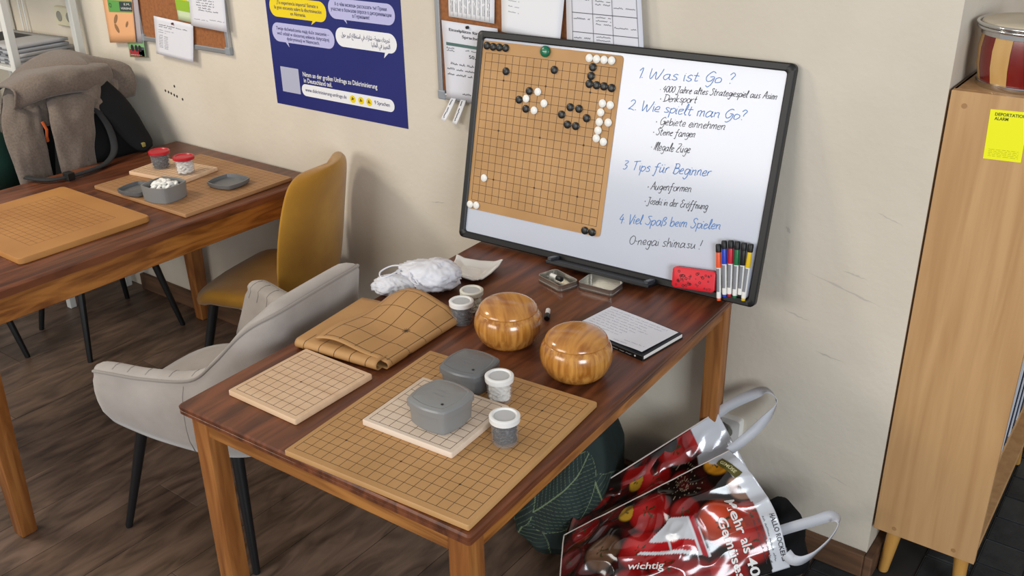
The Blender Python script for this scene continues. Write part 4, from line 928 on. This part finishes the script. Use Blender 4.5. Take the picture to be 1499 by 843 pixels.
# ------------------------------------------------------------------ newspaper rack
rk = thing('shelf_rack', 'white metal shelf rack carrying newspapers behind the coat', 'shelf', (-4.16, 1.965, 0))
for x, y in ((.42, .135), (.42, -.135), (-.42, .135), (-.42, -.135)):
    mb = MB(); mb.box(x - .015, x + .015, y - .015, y + .015, 0, 1.75, .003, 1); mb.build('post', M_rack, rk)
for z in (.25, .62, 1.005, 1.40):
    mb = MB(); mb.box(-.42, .42, -.14, .14, z, z + .014, .002, 1); mb.build('shelf', M_rack, rk)
def paper_stack(label, x, y, z, rz, sx, sy, n, cols):
    for k in range(n):
        t = thing('newspaper', 'topmost newspaper of the stack on the white rack, with a dark picture' if k == n - 1 else label, 'newspaper', (x + random.uniform(-.01, .01), y + random.uniform(-.006, .006), z + k * .0150), rz + random.uniform(-.06, .06), 'newspapers on the white rack')
        mb = MB(); mb.grid(lambda u, v: Vector(((u - .5) * sx, (v - .5) * sy, .0065 + .003 * math.sin(u * 3 + k) * (1 if k == n - 1 else .2))), 10, 6); mb.build('folded_pages', cols[k % len(cols)], t, smooth=True, solid=.012)
        mb = MB()
        for q in range(6): mb.box(-sx / 2 + .05 + q * .055, -sx / 2 + .075 + q * .055, -sy / 2 - .0006, -sy / 2 + .003, .003, .010)
        mb.build('edge_print', M_prn, t)
        if k == n - 1:
            mb = MB(); mb.grid(lambda u, v: Vector(((u - .95) * sx * .5 , (v - .5) * sy * .7, .0132 + .003 * math.sin((.025 + u * .5) * 3 + k))), 4, 2); mb.build('dark_picture', mat('news_dark', '#1d1c22', rough=.6), t)
paper_stack('folded grey newspaper within the stack on the white rack, below the topmost', -3.99, 1.965, 1.0195, R(4), .40, .25, 5, [mat('newsprint', '#a8a8aa', rough=.8), mat('newsprint_b', '#9a9ca2', rough=.8)])
for k, x in enumerate((-4.40, -4.345, -4.30, -4.20, -4.165)):
    t = thing('wall_cable' if k > 2 else 'wall_pipe', ('slim white cable running down the wall above the newspapers', 'white pipe running down the wall beside the newspaper rack')[k <= 2], 'cable' if k > 2 else 'pipe', (x, WY - .016, 0), 0, 'white cables on the wall' if k > 2 else 'white pipes on the wall')
    mb = MB(); mb.tube([(0, 0, 0), (.004, 0, .6), (0, 0, 1.2), (0, 0, 2.6)], .012 if k <= 2 else .0035, 10); mb.build('line', M_rack, t, smooth=True)

# ------------------------------------------------------------------ bookcase, drum, sticker, magazines
bk = thing('bookcase', 'low beech bookcase on turned legs with open shelves facing sideways', 'bookcase', (-.330, 2.510, 0))
x0, x1, y0, y1, z0, z1 = -.119, .124, -.375, .42, .158, 1.297
mb = MB(); mb.box(x0, x1, y0, y0 + .018, z0, z1, .001, 1); mb.build('side_panel', M_oak, bk)
mb = MB(); mb.box(x0, x1, y1 - .018, y1, z0, z1, .001, 1); mb.build('side_panel', M_oak, bk)
mb = MB(); mb.box(x0, x0 + .006, y0 + .018, y1 - .018, z0, z1, 0); mb.build('back_panel', M_oak, bk)
mb = MB(); mb.box(x0, x1, y0 + .018, y1 - .018, z1 - .018, z1, .001, 1); mb.build('top_panel', M_oak, bk)
for z in (z0, .42, .80):
    mb = MB(); mb.box(x0 + .006, x1 - .004, y0 + .018, y1 - .018, z, z + .018, .001, 1); mb.build('shelf', M_oak, bk)
for x, y, sx, sy in ((-.075, y0 + .07, -.012, -.02), (.085, y0 + .07, .012, -.02), (-.075, y1 - .05, -.012, .03), (.085, y1 - .05, .012, .03)):
    mb = MB(); mb.tube([(x + sx, y + sy, 0), (x + sx, y + sy, .003), (x, y, z0)], [.012, .013, .020], 18, up=(1, 0, 0)); mb.build('leg', M_legw, bk, angle=50)
for x, z in ((x0 + .03, z1 - .03), (x1 - .03, z1 - .03), (x0 + .05, z0 + .02), (x1 - .05, z0 + .02)):
    mb = MB(); mb.lathe([(.0055, 0), (.0055, .0008), (.003, .0008)], 14); o = mb.build('screw_cap', mat('screw_cap', '#a37a4e', rough=.5), bk); o.rotation_euler = (PI / 2, 0, 0); o.location = (x, y0, z)
st = thing('sticker', 'neon yellow DEPORTATION ALARM sticker on the bookcase side', 'sticker', (-.330, 2.1348, 1.217)); st.rotation_euler = (0, R(-2.2), 0)
mb = MB(); mb.box(-.036, .036, -.0006, -.0001, -.052, .052); mb.build('sheet', mat('neon_yellow', '#f2f00c', rough=.5), st)
sfn = lambda u, v: Vector((u, -.0009, v)); SK = mat('sticker_ink', '#3a4a10', rough=.6)
text('lettering', 'DEPORTATION', sfn, -.026, .040, SK, st, width=.058, height=.0065, offset=.02); text('lettering', 'ALARM', sfn, -.026, .031, SK, st, width=.026, height=.0065, offset=.02)
mb = MB()
for q in range(5): scribble_lines(mb, sfn, -.028, .029, -.031 - q * .0035, .0005, .0016, .0012)
mb.build('printed_rows', mat('sticker_small', '#8a9410', rough=.6), st)

dr = thing('drum', 'red and natural striped hand drum with chrome hoops on the bookcase', 'drum', (-.328, 2.258, z1), R(8))
dr.scale = (1, 1, .88)
NS = 16
for k in range(NS):
    P = [(.098, .012), (.106, .05), (.108, .09), (.1045, .125)]; rings = []
    for r_, z in P:
        ro = []
        for q in range(5): a_ = 2 * PI * (k + .01 + .98 * q / 4) / NS; ro.append((r_ * math.cos(a_), r_ * math.sin(a_), z))
        for q in range(4, -1, -1): a_ = 2 * PI * (k + .01 + .98 * q / 4) / NS; ro.append(((r_ - .008) * math.cos(a_), (r_ - .008) * math.sin(a_), z))
        rings.append(ro)
    mb = MB(); mb.loft(rings); mb.build('stave', mat('red_stave', '#6e110c', '#7c1812', scale=6, stretch=(6, 6, .6), rough=.25, coat=.4) if k % 2 else mat('natural_stave', '#c69a5c', '#d2a86a', scale=6, stretch=(6, 6, .6), rough=.3, coat=.3), dr, angle=60)
mb = MB(); mb.lathe([(.092, 0), (.101, 0), (.102, .002), (.102, .014), (.098, .016), (.092, .016)], 48, cap0=False, cap1=False); mb.build('bottom_hoop', M_chrome, dr, angle=40)
def ringtube(R_, z, r_): return [[((R_ + r_ * math.cos(b2)) * math.cos(2 * PI * i / 48), (R_ + r_ * math.cos(b2)) * math.sin(2 * PI * i / 48), z + r_ * math.sin(b2)) for b2 in [2 * PI * q / 10 for q in range(10)]] for i in range(48)]
mb = MB(); mb.lathe([(.1055, .120), (.1075, .121), (.1075, .138), (.1055, .139)], 48, cap0=False, cap1=False); mb.build('counter_hoop', M_chrome, dr, angle=40)
for R_, z, r_ in ((.113, .137, .0045), (.116, .146, .0040)):
    mb = MB(); mb.loft(ringtube(R_, z, r_), loop=True); mb.build('rim_hoop', M_chrome, dr, smooth=True)
mb = MB(); mb.lathe([(.1085, .134), (.1085, .149), (.106, .1515), (.06, .1525), (.01, .153)], 48); mb.build('drum_skin', M_skin, dr, angle=50)
# magazines poking out of the bookcase shelves
def magazine(label, y, z, h, dpt, th, lean, m, rz=0):
    t = thing('magazine', label, 'magazine', (-.335, y, z), rz, 'magazines in the bookcase'); t.rotation_euler = (lean, 0, rz)
    mb = MB(); mb.box(-dpt * .45, dpt * .49, 0, th, 0, h, .001, 1); mb.build('pages', M_paper, t)
    mb = MB(); mb.box(-dpt * .45, dpt * .49 + .001, -.0012, 0, 0, h); mb.box(-dpt * .45, dpt * .49 + .001, th, th + .0012, 0, h); mb.build('cover', m, t)
for k in range(6):
    magazine(('pale magazine leaning on the middle shelf of the bookcase', 'dark-covered magazine leaning on the middle shelf of the bookcase')[k % 2], 2.21 + k * .045, .4385, .25 + .02 * (k % 3), .25, .012, R(-14), (mat('cover_pale', '#c4c6cc', rough=.5), mat('cover_dark', '#2c2c3c', rough=.5))[k % 2])

# ------------------------------------------------------------------ leaf-patterned bag under the table
lb = thing('leaf_pattern_bag', 'dark green fabric bag with pale leaf veins under the table', 'bag', (-1.235, 1.885, 0), R(25))
def leaf_color(u, v):
    base = Vector(lin('#0b1a17')).lerp(Vector(lin('#152c2b')), .5 + .5 * nz(u * 5, v * 4, 3))
    line = lin('#6b7a5a')
    for (cu, cv, an, L) in ((.30, .52, 1.2, .30), (.52, .45, 1.9, .34), (.72, .55, 1.0, .32), (.42, .85, .7, .22), (.12, .4, 1.7, .3), (.88, .4, 1.9, .3), (.62, .12, 1.3, .22), (.22, .1, .9, .2)):
        dx, dy = (u - cu) * 1.9, v - cv; a = dx * math.cos(an) + dy * math.sin(an); b = -dx * math.sin(an) + dy * math.cos(an)
        if abs(a) < L:
            wl = .20 * math.sqrt(max(0, 1 - (a / L) ** 2)) * (1.1 - .3 * a / L)
            if abs(b) < wl:
                if abs(b) < .004: return line
                if wl - abs(b) < .004: return line
                s_ = (a - abs(b) * .9) * 26
                if abs(s_ - round(s_)) < .06: return tuple(base.lerp(Vector(line), .45))
                return tuple(base)
    return tuple(base * .8)
mb = MB(); cols = []; rings = []; NU, NV = 420, 220
for j in range(NV + 1):
    t = j / NV; z = .36 * t; k = interp([0, .03, .12, .4, .7, .9, 1], [.70, .88, 1.0, .97, .80, .55, .30], t); ring = []
    for i in range(NU):
        a = 2 * PI * i / NU; f = 1 + .08 * nz(math.cos(a) * 1.5, math.sin(a) * 1.5, t * 2.2) + .035 * nz(math.cos(a) * 5, math.sin(a) * 5, t * 5) + .03 * t * math.sin(7 * a)
        ring.append((.150 * k * f * math.cos(a) + .05 * t, .215 * k * f * math.sin(a) + .03 * t, z)); cols.append(leaf_color(i / NU, t))
    rings.append(ring)
mb.loft(rings); mb.c = cols; mb.build('bag_body', mat_print('leaf_fabric', .75), lb, smooth=True)

# ------------------------------------------------------------------ black bag behind the shopping bag
kb = thing('black_bag', 'crumpled black bag on the floor behind the vegetable shopping bag', 'bag', (-.660, 2.035, 0))
rings = []
for t in [i / 14 for i in range(15)]:
    z = .215 * t; k = interp([0, .05, .2, .6, .85, 1], [.75, .95, 1, .82, .55, .22], t)
    rings.append([(.085 * k * (1 + .15 * nz(math.cos(a) * 2, math.sin(a) * 2, t * 3)) * math.cos(a),   .062 * k * (1 + .15 * nz(math.cos(a) * 2 + 5, math.sin(a) * 2, t * 3)) * math.sin(a), z) for a in [2 * PI * j / 40 for j in range(40)]])
mb = MB(); mb.loft(rings); mb.build('bag_body', M_nylon, kb, smooth=True)

# ------------------------------------------------------------------ vegetable shopping bag, lying open against the wall
SB = Vector((-.85, 1.75, 0))
sb = thing('shopping_bag', 'glossy shopping bag printed with tomatoes, slumped on the floor with white handles', 'bag', SB)
A = Vector((-1.105, 1.680, .125)); Bp = Vector((-.796, 1.985, .342)); Cp = Vector((-.577, 1.905, .125)); D = Vector((-.985, 1.470, .012))
A2 = Vector((-1.125, 1.800, .170)); B2 = Vector((-.872, 2.060, .395)); C2 = Vector((-.640, 2.035, .10)); D2 = Vector((-1.02, 1.70, .010))
def panel_fn(a, b, c, d, bulge, seed, amp, mouth=0.0):
    nn = (b - a).cross(d - a).normalized()
    if nn.dot(Vector((.3, -1, .6))) < 0: nn = -nn
    def fn(u, v):      # u: base -> mouth, v: lower edge -> upper edge
        p = d.lerp(c, u).lerp(a.lerp(b, u), v)
        r = abs(nz(u * 3.2 + seed, v * 2.4, seed)); r2 = abs(nz(u * 7 + seed, v * 5.5, seed + 4))
        e = min(1, 6 * min(u, v, 1 - v) + .15)
        h = bulge * math.sin(PI * u * .9 + .15) * math.sin(PI * v) + e * amp * (1 - 2.2 * r) + e * amp * .5 * (1 - 2.5 * r2)
        q = p + nn * h - SB + Vector((.034, -.012, .036)) * (math.sin(PI * v) * u ** 4 * mouth)
        q.z = max(q.z, .004)
        return q
    return fn
def blend(a, b, t): return tuple(lerp(x, y, t) for x, y in zip(a, b))
TOM = [(.50, .78, .058, '#8a1212'), (.385, .86, .026, '#a07a24'), (.42, .47, .058, '#921414'), (.80, .46, .058, '#a43414'), (.875, .24, .052, '#8e1a12'), (.24, .58, .050, '#5a4030'), (.14, .92, .045, '#6e1212'), (.90, .93, .036, '#b87a1c'), (.93, .68, .030, '#8c6a58'), (.60, .08, .060, '#7e1010'), (.34, .18, .055, '#7a1010'), (.10, .30, .050, '#241a16'), (.74, .06, .050, '#861210'), (.66, .64, .040, '#741210'), (.05, .66, .040, '#4c1010'), (.92, .46, .040, '#8a2414'), (.20, .30, .036, '#6c1410'), (.30, .98, .040, '#5a1210'), (.52, .26, .046, '#801212'), (.05, .05, .05, '#5a1010')]
EMB = [(.395, .445), (.484, .555), (.586, .640), (.692, .566), (.702, .236)]
def in_poly(x, y, P):
    c = False
    for q in range(len(P)):
        (xa, ya), (xb, yb) = P[q], P[q - 1]
        if (ya > y) != (yb > y) and x < (xb - xa) * (y - ya) / (yb - ya) + xa: c = not c
    return c
def bag_color(u, v):
    if u > .925 + .015 * math.sin(v * 4): return lin('#d0d2d8')
    if u > .87 and v > .97 - (u - .87) * 1.6: return lin('#d0d2d8')
    if in_poly(u, v, EMB):
        dr, db = .70 - u, v - (.445 - (u - .395) * .68)
        if dr < .010: return lin('#d6d6da')
        if dr < .028: return lin('#a81c26')
        if dr < .040 or db < .03: return lin('#d6d6da')
        if db < .12 and not .545 < u < .555: return lin('#b01a1e')
        return lin('#c9cace')
    best = None
    for x, y, r, c in TOM:
        d = math.hypot((u - x) * .50, (v - y) * .30) / r
        if d < 1 and (best is None or d < best[0]): best = (d, c, x, y, r)
    dark = lin('#140d0b')
    if best:
        d, c, x, y, r = best; col = lin(c); a = math.atan2((v - y) * .3 - .004, (u - x) * .5 + .006)
        if d < .30 and abs(math.sin(a * 2.5 + x * 9)) > .9: return lin('#33331a')
        col = blend(col, tuple(min(1, q * 2.2 + .03) for q in col), max(0, 1 - math.hypot((u - x + .02) * .5, (v - y - .05) * .3) / (r * .6)) * .7)
        return blend(col, dark, sm(.75, 1.02, d))
    # pale tassels of a dark vegetable, and deep red or black between
    d = math.hypot((u - .70) * .5, (v - .88) * .3)
    if d < .055 and abs(math.sin(9 * math.atan2((v - .88) * .3, (u - .70) * .5))) < .22 * (1 - d / .06): return lin('#8c7c66')
    return blend(dark, lin('#4e1210'), max(0, nz(u * 12, v * 8, 1)) * 1.4)
def bag_panel(name, fn, nu, nv, cf, parent, m):
    mb = MB(); mb.grid(fn, nu, nv); mb.c = [cf(i / nu, j / nv) for j in range(nv + 1) for i in range(nu + 1)]
    return mb.build(name, m, parent, smooth=True, solid=.0012)
M_bag = mat_print('glossy_print', .16, .6, .5)
front = panel_fn(A, Bp, Cp, D, .030, 2.0, .014, 1.0); backf = panel_fn(A2, B2, C2, D2, .0, 5.0, .008)
fp = bag_panel('front_panel', front, 190, 120, bag_color, sb, M_bag)
bpn = bag_panel('back_panel', backf, 120, 70, lambda u, v: lin('#c9cbd2') if u > .80 else bag_color(u * .9, 1 - v), sb, M_bag)
def gus(e0, e1, sag, seed):
    def fn(u, v):
        p = e0(u).lerp(e1(u), v); s_ = sag * math.sin(PI * v) * (.4 + .6 * u)
        return p + Vector((s_ * .3, s_ * .2, -s_)) + Vector((0, 0, .006 * nz(u * 6 + seed, v * 5)))* min(1, 8 * v * (1 - v))
    return fn
g1 = gus(lambda u: front(u, 1), lambda u: backf(u, 1), .05, 1.0)
bag_panel('gusset', g1, 110, 36, lambda u, v: lin('#b9bbc2') if u > .80 else bag_color(u * .97, .55 + .45 * v), sb, M_bag)
g2 = gus(lambda u: front(u, 0), lambda u: backf(u, 0), .0, 3.0)
bag_panel('gusset', g2, 60, 16, lambda u, v: lin('#b9bbc2') if u > .85 else bag_color(u, .3 * v), sb, M_bag)
mb = MB(); mb.grid(lambda u, v: front(0, u).lerp(backf(0, u), v), 40, 12); mb.c = [bag_color(.02 + .1 * (j / 12), i / 40) for j in range(13) for i in range(41)]; mb.build('base_panel', M_bag, sb, smooth=True, solid=.0012)
# piped seams
M_pipe = mat('bag_seam', '#c8bcb4', rough=.35)
for nm, fn in (('upper', lambda t: front(t, 1)), ('base', lambda t: front(0, t))):
    mb = MB(); mb.tube([fn(i / 40) for i in range(41)], .0022, 6); mb.build('seam_piping', M_pipe, sb, smooth=True)
mb = MB(); mb.tube([backf(i / 40, 1) for i in range(41)], .002, 6); mb.build('seam_piping', M_pipe, sb, smooth=True)
# lettering follows the panel: written down from the upper edge, reading across the bag
def on_front(x0, y0, ang, sc):
    # ex along the text line, ey up the letters, in panel units
    ex = (math.cos(ang), math.sin(ang)); ey = (-math.sin(ang), math.cos(ang)); Lu, Lv = .53, .30
    def fn(x, y):
        u = x0 + (ex[0] * x + ey[0] * y) / Lu; v = y0 + (ex[1] * x + ey[1] * y) / Lv
        u = min(max(u, .01), 1.0); v = min(max(v, .01), .995); e = .01
        nn = (front(u + e, v) - front(u - e, v)).cross(front(u, v + e) - front(u, v - e)).normalized()
        if nn.dot(Vector((.2, -1, 1))) < 0: nn = -nn
        return front(u, v) + nn * .0022
    return fn
M_bt = mat('bag_white_print', '#e8e6e4', rough=.3)
text('lettering', 'Mehr als 400', on_front(.836, .61, R(-90), 1), 0, 0, M_bt, sb, width=.20, height=.021, offset=.02)
text('lettering', 'Gemüses', on_front(.776, .51, R(-90), 1), 0, 0, M_bt, sb, width=.150, height=.021, offset=.02)
text('lettering', 'wichtig', on_front(.34, .34, R(-20), 1), 0, 0, M_bt, sb, width=.09, height=.019, offset=.015)
M_bk = mat('bag_dark_print', '#3a3a44', rough=.4)
text('lettering', 'HALLO ROCKERS', on_front(.975, .40, R(-90), 1), 0, 0, M_bk, sb, width=.105, height=.010, offset=.01)
mb = MB(); ff = on_front(.955, .40, R(-90), 1)
for q in range(3): scribble_lines(mb, ff, 0, .10, -.004 - q * .010, .0011, .0035, .004)
mb.build('small_print', M_bk, sb)
# green and gold badge near the upper corner of the mouth
ff = on_front(.915, .90, R(-72), 1); mb = MB()
mb.grid(lambda u, v: ff(lerp(-.012, .046, u) + .004 * abs(v - .5) * (1 - 2 * u), lerp(-.006, .017, v)) + Vector((0, -.001, .001)), 16, 6)
mb.build('badge', mat('badge_olive', '#5c5420', rough=.4), sb, smooth=True)
ff = on_front(.915, .90, R(-72), 1)
text('lettering', 'GEMÜSE', lambda x, y: ff(x, y) + Vector((0, -.0022, .0022)), -.006, .002, mat('badge_gold', '#d8cf9a', rough=.4), sb, width=.042, height=.009, offset=.02)
# handles
def handle(pts, wd, turn, name='handle'):
    P = catmull(pts, 8); vs_ = []; mb = MB(); face = Vector((.60, -.70, .38)).normalized()
    for i, p in enumerate(P):
        t = (P[min(i + 1, len(P) - 1)] - P[max(i - 1, 0)]).normalized(); k = i / (len(P) - 1) * (len(turn) - 1); a = int(min(k, len(turn) - 2)); q = lerp(turn[a], turn[a + 1], k - a)
        side = t.cross(face).normalized(); f_ = face - t * face.dot(t); w_ = (side * q + f_ * (1 - abs(q)) * .8).normalized() * wd / 2
        vs_ += [p + w_ - SB, p - w_ - SB]
    mb.add(vs_, [(2 * i, 2 * i + 1, 2 * i + 3, 2 * i + 2) for i in range(len(P) - 1)])
    mb.build(name, mat('handle_white', '#c9cad0', rough=.5), sb, angle=25, solid=.0015)
handle([(-.880, 2.062, .375), (-.848, 2.07, .414), (-.798, 2.08, .458), (-.753, 2.085, .488), (-.722, 2.08, .474), (-.728, 2.065, .441), (-.752, 2.04, .397), (-.779, 2.01, .361), (-.800, 1.995, .335)], .027, [.7, .9, .7, .2, .12, .5, 1, .9, .7])
handle([(-.625, 1.935, .197), (-.59, 1.945, .222), (-.547, 1.96, .250), (-.516, 1.97, .270), (-.494, 1.965, .264), (-.502, 1.95, .226), (-.527, 1.93, .182), (-.550, 1.91, .160), (-.572, 1.90, .156), (-.590, 1.90, .168)], .028, [1, 1, 1, .8, .3, .35, .4, .6, .9, 1])
